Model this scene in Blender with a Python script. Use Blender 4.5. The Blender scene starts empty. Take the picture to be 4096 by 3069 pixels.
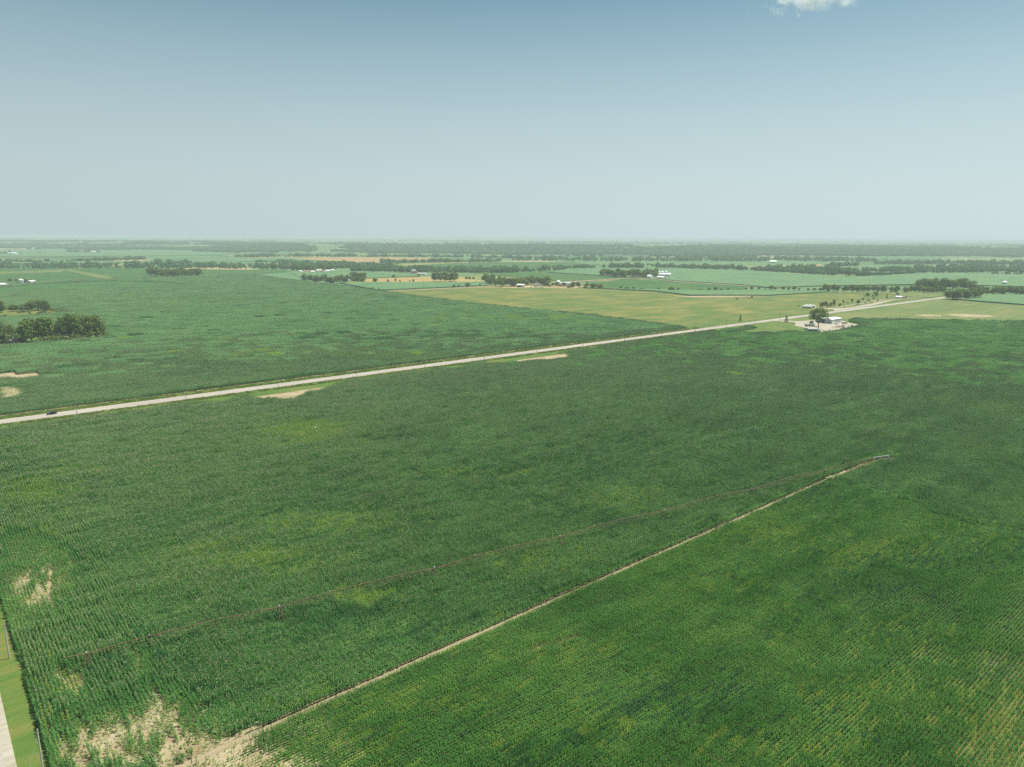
import bpy, bmesh, math, random
import numpy as np
from mathutils import Matrix, Vector

# ------------------------------------------------------------------ camera, sky, sun, exposure
S = bpy.context.scene
COL = S.collection
CAM_H = 97.0
FPX, CX, CY = 2840.0, 2048.0, 1534.5
PITCH = math.atan((CY - 952.0) / FPX)
ROLL = math.atan(22 / 4096)
cam_d = bpy.data.cameras.new('camera')
cam_d.sensor_width = 36.0
cam_d.lens = 36.0 * FPX / 4096.0
cam_d.clip_start = 1.0
cam_d.clip_end = 200000.0
cam = bpy.data.objects.new('camera', cam_d)
COL.objects.link(cam)
RM = Matrix.Rotation(math.pi / 2 - PITCH, 3, 'X') @ Matrix.Rotation(ROLL, 3, 'Z')
cam.matrix_world = Matrix.Translation((0, 0, CAM_H)) @ RM.to_4x4()
S.camera = cam
RN = np.array(RM)

SUN_AZ = math.radians(72)      # clockwise from the view direction (+Y)
SUN_EL = math.radians(66)
world = bpy.data.worlds.new('World')
S.world = world
world.use_nodes = True
wn, wl = world.node_tree.nodes, world.node_tree.links
wn.clear()
sky = wn.new('ShaderNodeTexSky')
sky.sky_type = 'NISHITA'
sky.sun_disc = False
sky.sun_elevation = SUN_EL
sky.sun_rotation = SUN_AZ
sky.altitude = 300
sky.air_density = 1.0
sky.dust_density = 0.6
sky.ozone_density = 2.0
hs = wn.new('ShaderNodeHueSaturation')
hs.inputs['Saturation'].default_value = 1.2
hs.inputs['Hue'].default_value = 0.465
hs.inputs['Value'].default_value = 0.65
tcw = wn.new('ShaderNodeTexCoord')
spz = wn.new('ShaderNodeSeparateXYZ')
wl.new(tcw.outputs['Generated'], spz.inputs[0])
mr = wn.new('ShaderNodeMapRange')              # summer haze whitens the sky towards the horizon, all the way round
mr.interpolation_type = 'SMOOTHSTEP'
mr.inputs['From Min'].default_value = 0.0
mr.inputs['From Max'].default_value = 0.42
mr.inputs['To Min'].default_value = 0.98
mr.inputs['To Max'].default_value = 0.0
wl.new(spz.outputs['Z'], mr.inputs['Value'])
dt = wn.new('ShaderNodeVectorMath')            # and it glows a little more on the sun's side
dt.operation = 'DOT_PRODUCT'
wl.new(tcw.outputs['Generated'], dt.inputs[0])
dt.inputs[1].default_value = (math.sin(SUN_AZ) * math.cos(SUN_EL), math.cos(SUN_AZ) * math.cos(SUN_EL), math.sin(SUN_EL))
gl = wn.new('ShaderNodeMapRange')
gl.inputs['From Min'].default_value = -0.6
gl.inputs['From Max'].default_value = 1.0
gl.inputs['To Min'].default_value = 4.1
gl.inputs['To Max'].default_value = 7.6
wl.new(dt.outputs['Value'], gl.inputs['Value'])
hc = wn.new('ShaderNodeVectorMath')
hc.operation = 'SCALE'
hc.inputs[0].default_value = (0.825, 0.995, 1.02)
wl.new(gl.outputs[0], hc.inputs['Scale'])
mx = wn.new('ShaderNodeMix')
mx.data_type = 'RGBA'
wl.new(mr.outputs[0], mx.inputs[0])
wl.new(sky.outputs[0], hs.inputs['Color'])
wl.new(hs.outputs[0], mx.inputs[6])
wl.new(hc.outputs[0], mx.inputs[7])
bg = wn.new('ShaderNodeBackground')
bg.inputs['Strength'].default_value = 0.0765
wo = wn.new('ShaderNodeOutputWorld')
wl.new(mx.outputs[2], bg.inputs['Color'])
wl.new(bg.outputs[0], wo.inputs['Surface'])

sd = bpy.data.lights.new('sun', 'SUN')
sd.energy = 4.8
sd.angle = math.radians(0.5)
sd.color = (1.0, 0.955, 0.87)
sun = bpy.data.objects.new('sun', sd)
COL.objects.link(sun)
sv = Vector((math.sin(SUN_AZ) * math.cos(SUN_EL), math.cos(SUN_AZ) * math.cos(SUN_EL), math.sin(SUN_EL)))
sun.rotation_euler = sv.to_track_quat('Z', 'Y').to_euler()

S.view_settings.view_transform = 'Standard'
S.view_settings.look = 'None'
S.view_settings.exposure = 0.65
S.view_settings.gamma = 1.0
S.view_settings.use_curve_mapping = False
S.render.engine = 'CYCLES'
S.cycles.use_denoising = False
S.cycles.max_bounces = 6
S.cycles.transparent_max_bounces = 6
S.cycles.volume_bounces = 1
S.cycles.volume_step_rate = 1.0

rng = np.random.default_rng(11)
random.seed(11)

# ------------------------------------------------------------------ geometry of the view: where a sight line meets the ground
def G(px, py, h=0.0):
    d = RN @ np.array([(px - CX) / FPX, -(py - CY) / FPX, -1.0])
    t = (h - CAM_H) / d[2]
    return float(d[0] * t), float(d[1] * t)

def proj(x, y, z):
    v = np.stack([x, y, z - CAM_H], -1) @ RN
    w = np.maximum(-v[..., 2], 1e-3)
    return CX + FPX * v[..., 0] / w, CY - FPX * v[..., 1] / w, -v[..., 2]

def scale_at(px, py):
    x, y = G(px, py)
    return math.sqrt(x * x + y * y + CAM_H ** 2) / FPX      # metres per photo pixel

PHI = math.radians(40.5)                                    # the section grid: u along the county road, v to its left
UD = np.array([math.cos(PHI), math.sin(PHI)])
VD = np.array([-UD[1], UD[0]])
ORG = np.array(G(0, 1689))
def XY(u, v):
    return ORG[0] + UD[0] * u + VD[0] * v, ORG[1] + UD[1] * u + VD[1] * v
def UV(x, y):
    a, b = x - ORG[0], y - ORG[1]
    return a * UD[0] + b * UD[1], a * VD[0] + b * VD[1]

TABS = {}
def vnoise(x, y, seed=0):
    xi, yi = np.floor(x).astype(np.int64), np.floor(y).astype(np.int64)
    fx, fy = x - xi, y - yi
    fx, fy = fx * fx * (3 - 2 * fx), fy * fy * (3 - 2 * fy)
    tab = TABS.setdefault(seed, np.random.default_rng(seed + 1000).random((256, 256)))
    def hsh(a, b):
        return tab[a & 255, b & 255]
    a, b, c, d = hsh(xi, yi), hsh(xi + 1, yi), hsh(xi, yi + 1), hsh(xi + 1, yi + 1)
    return (a * (1 - fx) + b * fx) * (1 - fy) + (c * (1 - fx) + d * fx) * fy
def fbm(x, y, seed=0, o=3):
    t, a, s = 0, 0.5, 0
    for i in range(o):
        t = t + a * vnoise(x * 2 ** i, y * 2 ** i, seed + i * 17)
        s += a
        a *= 0.5
    return t / s

def inpoly(x, y, poly):
    r = np.zeros(np.shape(x), bool)
    n = len(poly)
    for i in range(n):
        x1, y1 = poly[i]
        x2, y2 = poly[(i + 1) % n]
        c = (y1 > y) != (y2 > y)
        with np.errstate(divide='ignore', invalid='ignore'):
            r ^= c & (x < (x2 - x1) * (y - y1) / (y2 - y1 + 1e-12) + x1)
    return r

# ------------------------------------------------------------------ tags
def tag(o, label=None, cat=None, group=None, kind=None):
    if label: o['label'] = label
    if cat: o['category'] = cat
    if group: o['group'] = group
    if kind: o['kind'] = kind
    return o
def empty(name, loc, rz=0.0):
    o = bpy.data.objects.new(name, None)
    o.empty_display_size = 1.0
    o.location = loc
    o.rotation_euler = (0, 0, rz)
    COL.objects.link(o)
    return o
def link(name, me, parent=None):
    o = bpy.data.objects.new(name, me)
    COL.objects.link(o)
    if parent: o.parent = parent
    return o
def mesh_of(name, verts, faces, mats=None, fmat=None, smooth=False):
    me = bpy.data.meshes.new(name)
    me.from_pydata([tuple(map(float, v)) for v in verts], [], [tuple(map(int, f)) for f in faces])
    for m in (mats or []): me.materials.append(m)
    if fmat is not None: me.polygons.foreach_set('material_index', np.array(fmat, np.int32))
    if smooth: me.polygons.foreach_set('use_smooth', np.ones(len(me.polygons), bool))
    me.update()
    return me

class MB:
    """collects simple solids into one mesh"""
    def __init__(s): s.v, s.f = [], []
    def box(s, x0, x1, y0, y1, z0, z1):
        b = len(s.v)
        s.v += [(x0, y0, z0), (x1, y0, z0), (x1, y1, z0), (x0, y1, z0), (x0, y0, z1), (x1, y0, z1), (x1, y1, z1), (x0, y1, z1)]
        s.f += [(b, b + 3, b + 2, b + 1), (b + 4, b + 5, b + 6, b + 7), (b, b + 1, b + 5, b + 4), (b + 1, b + 2, b + 6, b + 5), (b + 2, b + 3, b + 7, b + 6), (b + 3, b, b + 4, b + 7)]
        return s
    def tube(s, pts, r, n=6, r1=None, cap=True):
        pts = [Vector(p) for p in pts]
        m = len(pts)
        b = len(s.v)
        for i, p in enumerate(pts):
            t = (pts[min(i + 1, m - 1)] - pts[max(i - 1, 0)]).normalized()
            a = t.cross(Vector((0, 0, 1)))
            if a.length < 1e-3: a = Vector((1, 0, 0))
            a.normalize()
            c = t.cross(a)
            rr = r if r1 is None else r + (r1 - r) * i / (m - 1)
            for k in range(n):
                q = 2 * math.pi * k / n
                s.v.append(tuple(p + a * rr * math.cos(q) + c * rr * math.sin(q)))
        for i in range(m - 1):
            for k in range(n):
                k2 = (k + 1) % n
                s.f.append((b + i * n + k, b + i * n + k2, b + (i + 1) * n + k2, b + (i + 1) * n + k))
        if cap:
            s.f.append(tuple(b + k for k in range(n))[::-1])
            s.f.append(tuple(b + (m - 1) * n + k for k in range(n)))
        return s
    def lathe(s, prof, n=20, c=(0, 0)):
        b = len(s.v)
        for r, z in prof:
            for k in range(n):
                q = 2 * math.pi * k / n
                s.v.append((c[0] + r * math.cos(q), c[1] + r * math.sin(q), z))
        for i in range(len(prof) - 1):
            for k in range(n):
                k2 = (k + 1) % n
                s.f.append((b + i * n + k, b + i * n + k2, b + (i + 1) * n + k2, b + (i + 1) * n + k))
        s.f.append(tuple(b + k for k in range(n))[::-1])
        s.f.append(tuple(b + (len(prof) - 1) * n + k for k in range(n)))
        return s
    def poly(s, pts):
        b = len(s.v)
        s.v += [tuple(p) for p in pts]
        s.f.append(tuple(range(b, b + len(pts))))
        return s
    def prism(s, prof, y0, y1):
        """profile in x,z run along y"""
        b, n = len(s.v), len(prof)
        s.v += [(x, y0, z) for x, z in prof] + [(x, y1, z) for x, z in prof]
        s.f.append(tuple(range(b, b + n)))
        s.f.append(tuple(range(b + n, b + 2 * n))[::-1])
        for i in range(n):
            j = (i + 1) % n
            s.f.append((b + j, b + i, b + n + i, b + n + j))
        return s
    def build(s, name, mat, parent=None, smooth=False):
        return link(name, mesh_of(name, s.v, s.f, [mat], smooth=smooth), parent)

# ------------------------------------------------------------------ materials
def newmat(name):
    m = bpy.data.materials.new(name)
    m.use_nodes = True
    nt = m.node_tree
    nt.nodes.clear()
    out = nt.nodes.new('ShaderNodeOutputMaterial')
    return m, nt, nt.nodes, nt.links, out
def world_uv(nt, sx=1.0, sy=1.0):
    """world position turned into the section grid and scaled along u and v"""
    g = nt.nodes.new('ShaderNodeNewGeometry')
    mp = nt.nodes.new('ShaderNodeMapping')
    mp.vector_type = 'TEXTURE'
    mp.inputs['Rotation'].default_value = (0, 0, PHI)
    mp.inputs['Scale'].default_value = (sx, sy, 1.0)
    nt.links.new(g.outputs['Position'], mp.inputs['Vector'])
    return mp.outputs[0]
def noise(nt, vec, scale, detail=3.0, rough=0.55):
    n = nt.nodes.new('ShaderNodeTexNoise')
    n.inputs['Scale'].default_value = scale
    n.inputs['Detail'].default_value = detail
    n.inputs['Roughness'].default_value = rough
    if vec is not None: nt.links.new(vec, n.inputs['Vector'])
    return n.outputs['Fac']
def ramp(nt, fac, stops):
    r = nt.nodes.new('ShaderNodeValToRGB')
    e = r.color_ramp.elements
    while len(e) < len(stops): e.new(0.5)
    for el, (p, c) in zip(e, stops):
        el.position = p
        el.color = (*c, 1)
    nt.links.new(fac, r.inputs['Fac'])
    return r.outputs['Color']
def mix(nt, a, b, fac, mode='MIX'):
    m = nt.nodes.new('ShaderNodeMix')
    m.data_type = 'RGBA'
    m.blend_type = mode
    for v, i in ((fac, 0), (a, 6), (b, 7)):
        if isinstance(v, (int, float)): m.inputs[i].default_value = v
        elif isinstance(v, tuple): m.inputs[i].default_value = (*v, 1)
        else: nt.links.new(v, m.inputs[i])
    return m.outputs[2]
def bump(nt, fac, strength, dist):
    b = nt.nodes.new('ShaderNodeBump')
    b.inputs['Strength'].default_value = strength
    b.inputs['Distance'].default_value = dist
    nt.links.new(fac, b.inputs['Height'])
    return b.outputs[0]
def math_n(nt, op, a, b):
    m = nt.nodes.new('ShaderNodeMath')
    m.operation = op
    for v, i in ((a, 0), (b, 1)):
        if isinstance(v, (int, float)): m.inputs[i].default_value = v
        else: nt.links.new(v, m.inputs[i])
    return m.outputs[0]

def simple(name, col, rough=0.6, metal=0.0, vary=0.12, scale=1.5, spec=0.5):
    """painted or weathered surface with some uneven wear"""
    m, nt, N, L, out = newmat(name)
    p = N.new('ShaderNodeBsdfPrincipled')
    tc = N.new('ShaderNodeTexCoord')
    f = noise(nt, tc.outputs['Object'], scale, 4)
    lo = tuple(c * (1 - vary) for c in col)
    hi = tuple(min(1, c * (1 + vary)) for c in col)
    L.new(ramp(nt, f, [(0.3, lo), (0.7, hi)]), p.inputs['Base Color'])
    p.inputs['Roughness'].default_value = rough
    p.inputs['Metallic'].default_value = metal
    p.inputs['Specular IOR Level'].default_value = spec
    L.new(p.outputs[0], out.inputs['Surface'])
    return m

def leaf_mat(name, c_dark, c_mid, c_light, trans=0.3, rough=0.45, spec=0.35, big=45.0, streak=(90.0, 7.0), tree=False):
    m, nt, N, L, out = newmat(name)
    if tree:
        oi = N.new('ShaderNodeObjectInfo')
        tc = N.new('ShaderNodeNewGeometry')
        f1 = noise(nt, tc.outputs['Position'], 0.22, 3)
        f = math_n(nt, 'ADD', math_n(nt, 'MULTIPLY', f1, 0.6), math_n(nt, 'MULTIPLY', oi.outputs['Random'], 0.4))
        col = ramp(nt, f, [(0.25, c_dark), (0.5, c_mid), (0.75, c_light)])
    else:
        a = noise(nt, world_uv(nt, big, big), 1.0, 4, 0.6)
        b = noise(nt, world_uv(nt, *streak), 1.0, 3, 0.6)
        c = noise(nt, world_uv(nt, 0.9, 0.55), 1.0, 2, 0.6)
        mdl = noise(nt, world_uv(nt, 8.0, 4.0), 1.0, 2, 0.6)
        f = math_n(nt, 'ADD', math_n(nt, 'MULTIPLY', a, 0.34), math_n(nt, 'MULTIPLY', b, 0.28))
        f = math_n(nt, 'ADD', f, math_n(nt, 'MULTIPLY', mdl, 0.22))
        f = math_n(nt, 'ADD', f, math_n(nt, 'MULTIPLY', c, 0.16))
        col = ramp(nt, f, [(0.42, c_dark), (0.5, c_mid), (0.58, c_light)])
    p = N.new('ShaderNodeBsdfPrincipled')
    p.inputs['Roughness'].default_value = rough
    p.inputs['Specular IOR Level'].default_value = spec
    L.new(col, p.inputs['Base Color'])
    t = N.new('ShaderNodeBsdfTranslucent')
    L.new(mix(nt, col, (1.0, 1.0, 0.55), 1.0, 'MULTIPLY'), t.inputs['Color'])
    ms = N.new('ShaderNodeMixShader')
    ms.inputs[0].default_value = trans
    L.new(p.outputs[0], ms.inputs[1])
    L.new(t.outputs[0], ms.inputs[2])
    L.new(ms.outputs[0], out.inputs['Surface'])
    return m

def field_mat(name, c0, c1, c2, streak=(120.0, 8.0), big=70.0, fine=2.5, bump_s=0.5, rough=0.85, w=(0.4, 0.4, 0.2)):
    m, nt, N, L, out = newmat(name)
    a = noise(nt, world_uv(nt, big, big), 1.0, 4, 0.6)
    b = noise(nt, world_uv(nt, *streak), 1.0, 3, 0.6)
    c = noise(nt, world_uv(nt, fine, fine), 1.0, 3, 0.6)
    f = math_n(nt, 'ADD', math_n(nt, 'MULTIPLY', a, w[0]), math_n(nt, 'MULTIPLY', b, w[1]))
    f = math_n(nt, 'ADD', f, math_n(nt, 'MULTIPLY', c, w[2]))
    p = N.new('ShaderNodeBsdfPrincipled')
    L.new(ramp(nt, f, [(0.39, c0), (0.5, c1), (0.61, c2)]), p.inputs['Base Color'])
    p.inputs['Roughness'].default_value = rough
    p.inputs['Specular IOR Level'].default_value = 0.2
    if bump_s: L.new(bump(nt, c, bump_s, 0.5), p.inputs['Normal'])
    L.new(p.outputs[0], out.inputs['Surface'])
    return m

M = {}
M['corn'] = leaf_mat('corn leaf', (0.046, 0.175, 0.024), (0.086, 0.255, 0.040), (0.155, 0.325, 0.052), trans=0.36, rough=0.5, spec=0.14)
M['corn_tall'] = leaf_mat('tall corn leaf', (0.070, 0.212, 0.070), (0.126, 0.304, 0.108), (0.205, 0.375, 0.140), trans=0.36, rough=0.5, spec=0.18)
M['corn_mid'] = leaf_mat('corn leaf of the main field', (0.048, 0.180, 0.034), (0.092, 0.265, 0.055), (0.165, 0.345, 0.078), trans=0.36, rough=0.5, spec=0.16)
M['corn_dark'] = leaf_mat('deep green corn leaf', (0.022, 0.110, 0.024), (0.036, 0.155, 0.030), (0.066, 0.215, 0.040), trans=0.36, rough=0.5, spec=0.25)
M['corn_yellow'] = leaf_mat('pale corn leaf', (0.120, 0.285, 0.032), (0.175, 0.325, 0.040), (0.235, 0.355, 0.055), rough=0.6, spec=0.12)
M['tassel'] = simple('tassel', (0.40, 0.40, 0.22), 0.8, scale=0.3)
M['stalk'] = simple('stalk', (0.11, 0.22, 0.05), 0.7)
M['canopy'] = field_mat('corn canopy', (0.070, 0.150, 0.062), (0.090, 0.172, 0.070), (0.120, 0.200, 0.072), bump_s=0.8)
M['soy'] = field_mat('soybeans', (0.028, 0.085, 0.016), (0.040, 0.105, 0.020), (0.066, 0.128, 0.026), bump_s=0.6)
M['pasture'] = field_mat('dry pasture', (0.066, 0.122, 0.024), (0.110, 0.140, 0.029), (0.200, 0.178, 0.044), streak=(70, 18), big=60, bump_s=0.7)
M['hay'] = field_mat('hay meadow', (0.080, 0.130, 0.032), (0.112, 0.148, 0.038), (0.160, 0.172, 0.050), streak=(200, 12))
M['wheat'] = field_mat('ripe wheat', (0.24, 0.18, 0.06), (0.31, 0.235, 0.08), (0.36, 0.28, 0.11), streak=(160, 10))
M['stubble'] = field_mat('stubble', (0.26, 0.17, 0.07), (0.31, 0.21, 0.09), (0.33, 0.25, 0.12), streak=(260, 16))
M['verge'] = field_mat('verge grass', (0.055, 0.115, 0.018), (0.085, 0.142, 0.025), (0.150, 0.155, 0.040), streak=(30, 3), big=25, fine=0.6)
M['grass'] = leaf_mat('grass blades', (0.13, 0.22, 0.045), (0.18, 0.25, 0.055), (0.24, 0.27, 0.08), trans=0.4, big=25, streak=(30, 3))
M['sand'] = field_mat('sandy soil', (0.23, 0.18, 0.095), (0.31, 0.255, 0.15), (0.39, 0.335, 0.215), streak=(14, 4), big=9, fine=0.5)
M['dark_soil'] = field_mat('row shade soil', (0.080, 0.064, 0.028), (0.120, 0.098, 0.042), (0.20, 0.165, 0.075), streak=(40, 2), big=30, fine=0.6)  # soil colour darkened to imitate the shade in the gaps between rows
M['gravel'] = field_mat('gravel', (0.28, 0.25, 0.18), (0.34, 0.31, 0.235), (0.41, 0.375, 0.295), streak=(25, 1.5), big=12, fine=0.3)
M['asphalt'] = field_mat('worn pale asphalt', (0.28, 0.25, 0.21), (0.33, 0.30, 0.255), (0.38, 0.345, 0.30), streak=(140, 1.2), big=30, fine=0.4, bump_s=0.1)
M['dirt'] = field_mat('farm lane dirt', (0.19, 0.155, 0.08), (0.25, 0.205, 0.12), (0.32, 0.27, 0.17), streak=(20, 2), big=14, fine=0.4)
M['leaf_a'] = leaf_mat('tree leaf', (0.095, 0.160, 0.028), (0.135, 0.205, 0.040), (0.185, 0.240, 0.058), tree=True, trans=0.3, spec=0.08, rough=0.7)
M['leaf_far'] = leaf_mat('far wood leaf', (0.060, 0.150, 0.045), (0.080, 0.180, 0.055), (0.110, 0.210, 0.065), tree=True, trans=0.3, spec=0.1, rough=0.7)
M['leaf_b'] = leaf_mat('willow leaf', (0.095, 0.145, 0.042), (0.130, 0.180, 0.056), (0.175, 0.215, 0.075), tree=True, trans=0.3, spec=0.08, rough=0.7)
M['leaf_c'] = leaf_mat('spruce needle', (0.018, 0.045, 0.022), (0.026, 0.060, 0.028), (0.040, 0.075, 0.034), tree=True, trans=0.08)
M['bark'] = simple('bark', (0.13, 0.10, 0.075), 0.9, vary=0.35, scale=3)
M['white'] = simple('white paint', (0.78, 0.78, 0.76), 0.5, vary=0.06)
M['roofwhite'] = simple('white metal roof', (0.80, 0.80, 0.79), 0.4, vary=0.05)
M['greywall'] = simple('grey metal siding', (0.50, 0.50, 0.47), 0.55, vary=0.06)
M['silver'] = simple('galvanised steel', (0.62, 0.64, 0.66), 0.38, metal=0.55, vary=0.10)
M['greyroof'] = simple('weathered grey roof', (0.38, 0.38, 0.38), 0.7, vary=0.15)
M['redroof'] = simple('faded red roof', (0.34, 0.19, 0.15), 0.7, vary=0.15)
M['redwall'] = simple('red barn boards', (0.27, 0.10, 0.075), 0.8, vary=0.2)
M['dark'] = simple('dark opening', (0.03, 0.03, 0.035), 0.6)
M['glass'] = simple('window glass', (0.05, 0.06, 0.07), 0.1, vary=0.1)
M['rust'] = simple('rusty steel', (0.145, 0.080, 0.048), 0.75, vary=0.35, scale=0.8)
M['rubber'] = simple('tyre rubber', (0.025, 0.025, 0.025), 0.85)
M['blackpaint'] = simple('black car paint', (0.012, 0.014, 0.018), 0.18, vary=0.1)
M['lamp'] = simple('lamp lens', (0.6, 0.6, 0.58), 0.15)
M['redlens'] = simple('tail lamp lens', (0.4, 0.02, 0.02), 0.2)
M['wood'] = simple('grey pole wood', (0.30, 0.27, 0.23), 0.85, vary=0.2)
M['palepole'] = simple('pale new pole wood', (0.46, 0.42, 0.33), 0.85, vary=0.15)
M['ceramic'] = simple('insulator', (0.45, 0.44, 0.42), 0.3)
M['concrete'] = simple('concrete', (0.48, 0.46, 0.42), 0.8, vary=0.12)
M['tank'] = simple('dark green tank', (0.09, 0.11, 0.10), 0.5, vary=0.2)
M['greenbox'] = simple('green container', (0.10, 0.22, 0.17), 0.55, vary=0.1)
M['tanwall'] = simple('tan siding', (0.46, 0.38, 0.28), 0.7)
M['scrap'] = simple('scrap wood and metal', (0.36, 0.23, 0.16), 0.8, vary=0.4)
M['yellow'] = simple('yellow sign', (0.65, 0.50, 0.06), 0.5)

# ------------------------------------------------------------------ ground and hills
def terrain(x, y):
    """flat valley floor, wooded bluffs beyond, rolling upland behind them"""
    y0 = 4300 + np.clip(-x, 0, 4000) * 0.32
    s = np.clip((y - y0 - 500 * (vnoise(x / 900, y / 900, 3) - 0.5)) / 1350, 0, 1)
    s = s * s * (3 - 2 * s)
    up = 22 + 13 * vnoise(x / 1500, y / 1900, 5) + 8 * vnoise(x / 500, y / 600, 9)
    return s * np.minimum(up, 68)

def build_ground():
    rs = np.concatenate([[0], np.geomspace(60, 3000, 26), np.geomspace(3300, 12000, 44), np.geomspace(12800, 45000, 18)])
    na = 180
    az = np.concatenate([np.linspace(-50, 50, 131), np.linspace(50, 310, na - 130 + 1)[1:-1]])
    az = np.radians(az)
    n = len(az)
    V, F = [(0, 0, 0)], []
    for r in rs[1:]:
        x, y = r * np.sin(az), r * np.cos(az)
        z = terrain(x, y)
        V += list(zip(x, y, z))
    for k in range(n):
        F.append((0, 1 + (k + 1) % n, 1 + k))
    for i in range(len(rs) - 2):
        b = 1 + i * n
        for k in range(n):
            k2 = (k + 1) % n
            F.append((b + k, b + k2, b + n + k2, b + n + k))
    m, nt, N, L, out = newmat('valley and upland ground')
    vec = world_uv(nt, 420.0, 300.0)
    br = N.new('ShaderNodeTexVoronoi')
    br.distance = 'CHEBYCHEV'
    br.inputs['Scale'].default_value = 1.0
    br.inputs['Randomness'].default_value = 0.55
    L.new(vec, br.inputs['Vector'])
    sep = N.new('ShaderNodeSeparateColor')
    L.new(br.outputs['Color'], sep.inputs[0])
    r = N.new('ShaderNodeValToRGB')
    r.color_ramp.interpolation = 'CONSTANT'
    st = [(0.0, (0.095, 0.180, 0.078)), (0.36, (0.055, 0.125, 0.036)), (0.55, (0.110, 0.185, 0.085)), (0.74, (0.19, 0.21, 0.08)), (0.86, (0.085, 0.165, 0.07)), (0.95, (0.33, 0.27, 0.15))]
    e = r.color_ramp.elements
    while len(e) < len(st): e.new(0.5)
    for el, (p_, c_) in zip(e, st):
        el.position = p_
        el.color = (*c_, 1)
    L.new(sep.outputs[0], r.inputs['Fac'])
    f = noise(nt, world_uv(nt, 90, 25), 1.0, 4)
    col = mix(nt, r.outputs['Color'], ramp(nt, f, [(0.3, (0.7, 0.75, 0.7)), (0.7, (1.25, 1.2, 1.1))]), 1.0, 'MULTIPLY')
    p = N.new('ShaderNodeBsdfPrincipled')
    p.inputs['Roughness'].default_value = 0.9
    p.inputs['Specular IOR Level'].default_value = 0.1
    L.new(col, p.inputs['Base Color'])
    L.new(p.outputs[0], out.inputs['Surface'])
    o = link('ground', mesh_of('ground', V, F, [m], smooth=True))
    tag(o, 'flat farmland floor running out to hazy wooded bluffs', 'ground', kind='structure')
build_ground()

def sheet(name, pts, z, mat, label, cat, kind='structure', top=None):
    """a closed outline on the ground at height z, or with sides when top is given"""
    bm = bmesh.new()
    zt = z if top is None else top
    vs = [bm.verts.new((p[0], p[1], zt)) for p in pts]
    f = bm.faces.new(vs)
    if f.calc_area() == 0: pass
    bm.normal_update()
    if f.normal.z < 0: f.normal_flip()
    if top is not None:
        lo = [bm.verts.new((p[0], p[1], 0.0)) for p in pts]
        for i in range(len(pts)):
            j = (i + 1) % len(pts)
            bm.faces.new((vs[i], vs[j], lo[j], lo[i]))
        bmesh.ops.recalc_face_normals(bm, faces=bm.faces)
    bmesh.ops.triangulate(bm, faces=[g for g in bm.faces if len(g.verts) > 4])
    me = bpy.data.meshes.new(name)
    bm.to_mesh(me)
    bm.free()
    me.materials.append(mat)
    o = link(name, me)
    tag(o, label, cat, kind=kind)
    return o
def PX(*pts): return [G(*p) for p in pts]     # a third number is the height of what the sight line touches
def UVs(*pts): return [XY(*p) for p in pts]
def strip_uv(v0, v1, u0, u1): return UVs((u0, v0), (u1, v0), (u1, v1), (u0, v1))

# soil under the near crops, then verges, shoulders, roads: each a sheet a little above the one below
sheet('soil', UVs((-60, -16), (-60, 700), (640, 700), (640, -16)), 0.02, M['sand'], 'sandy soil under the corn beyond the county road', 'soil')
NEAR_SOIL = UVs((-20.4, -325.2), (1100, -325.2), (1012, -199), (864, -54), (700, -12), (-20.4, -12))
sheet('soil', NEAR_SOIL, 0.02, M['sand'], 'sandy soil showing through the near corn', 'soil')
sheet('soil', UVs((26, -640), (1300, -640), (1100, -325.2), (26, -325.2)), 0.02, M['dark_soil'], 'soil darkened to stand for shade between the rows of short corn', 'soil')
sheet('soil', UVs((-20.4, -640), (26, -640), (26, -325.2), (-20.4, -325.2)), 0.02, M['sand'], 'sandy headland soil at the bottom left corner', 'soil')
ROAD_END = 2300
sheet('verge', strip_uv(5.0, 15.5, -400, ROAD_END), 0.06, M['verge'], 'mown grass verge on the far side of the county road', 'verge')
sheet('verge', strip_uv(-24.5, -5.0, -400, ROAD_END), 0.06, M['verge'], 'grass verge on the near side of the county road', 'verge')
sheet('verge', UVs((-20.0, -700), (-20.0, -14), (-40, -14), (-40, -700)), 0.06, M['verge'], 'wide grass verge between the side road and the corn', 'verge')
sheet('shoulder', strip_uv(-5.8, 5.8, -400, ROAD_END), 0.12, M['gravel'], 'pale gravel shoulder along the county road', 'shoulder')
sheet('road', strip_uv(-4.1, 4.1, -400, ROAD_END), 0.17, M['asphalt'], 'straight pale county road running to the horizon', 'road')
sheet('shoulder', UVs((-25.3, -700), (-25.3, -6), (-37, -6), (-37, -700)), 0.12, M['gravel'], 'gravel shoulder of the side road in the corner', 'shoulder')
sheet('road', UVs((-27.0, -700), (-27.0, -6), (-35, -6), (-35, -700)), 0.17, M['asphalt'], 'pale side road at the bottom left corner', 'road')
sheet('road', UVs((1284, -400), (1294, -400), (1294, 5), (1284, 5)), 0.19, M['dirt'], 'gravel crossroad leaving the county road to the right', 'road')
sheet('road', UVs((1286, -5), (1293, -5), (1293, 60), (1286, 60)), 0.20, M['dirt'], 'short gravel lane leaving the crossroads to the left', 'road')
sheet('path', UVs((0, -326.0), (60, -326.1), (150, -325.9), (254, -326.1), (256, -324.5), (150, -324.2), (60, -324.3), (0, -324.1)), 0.05, M['dirt'], 'straight bare wheel track between the two corn fields', 'track')

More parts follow.
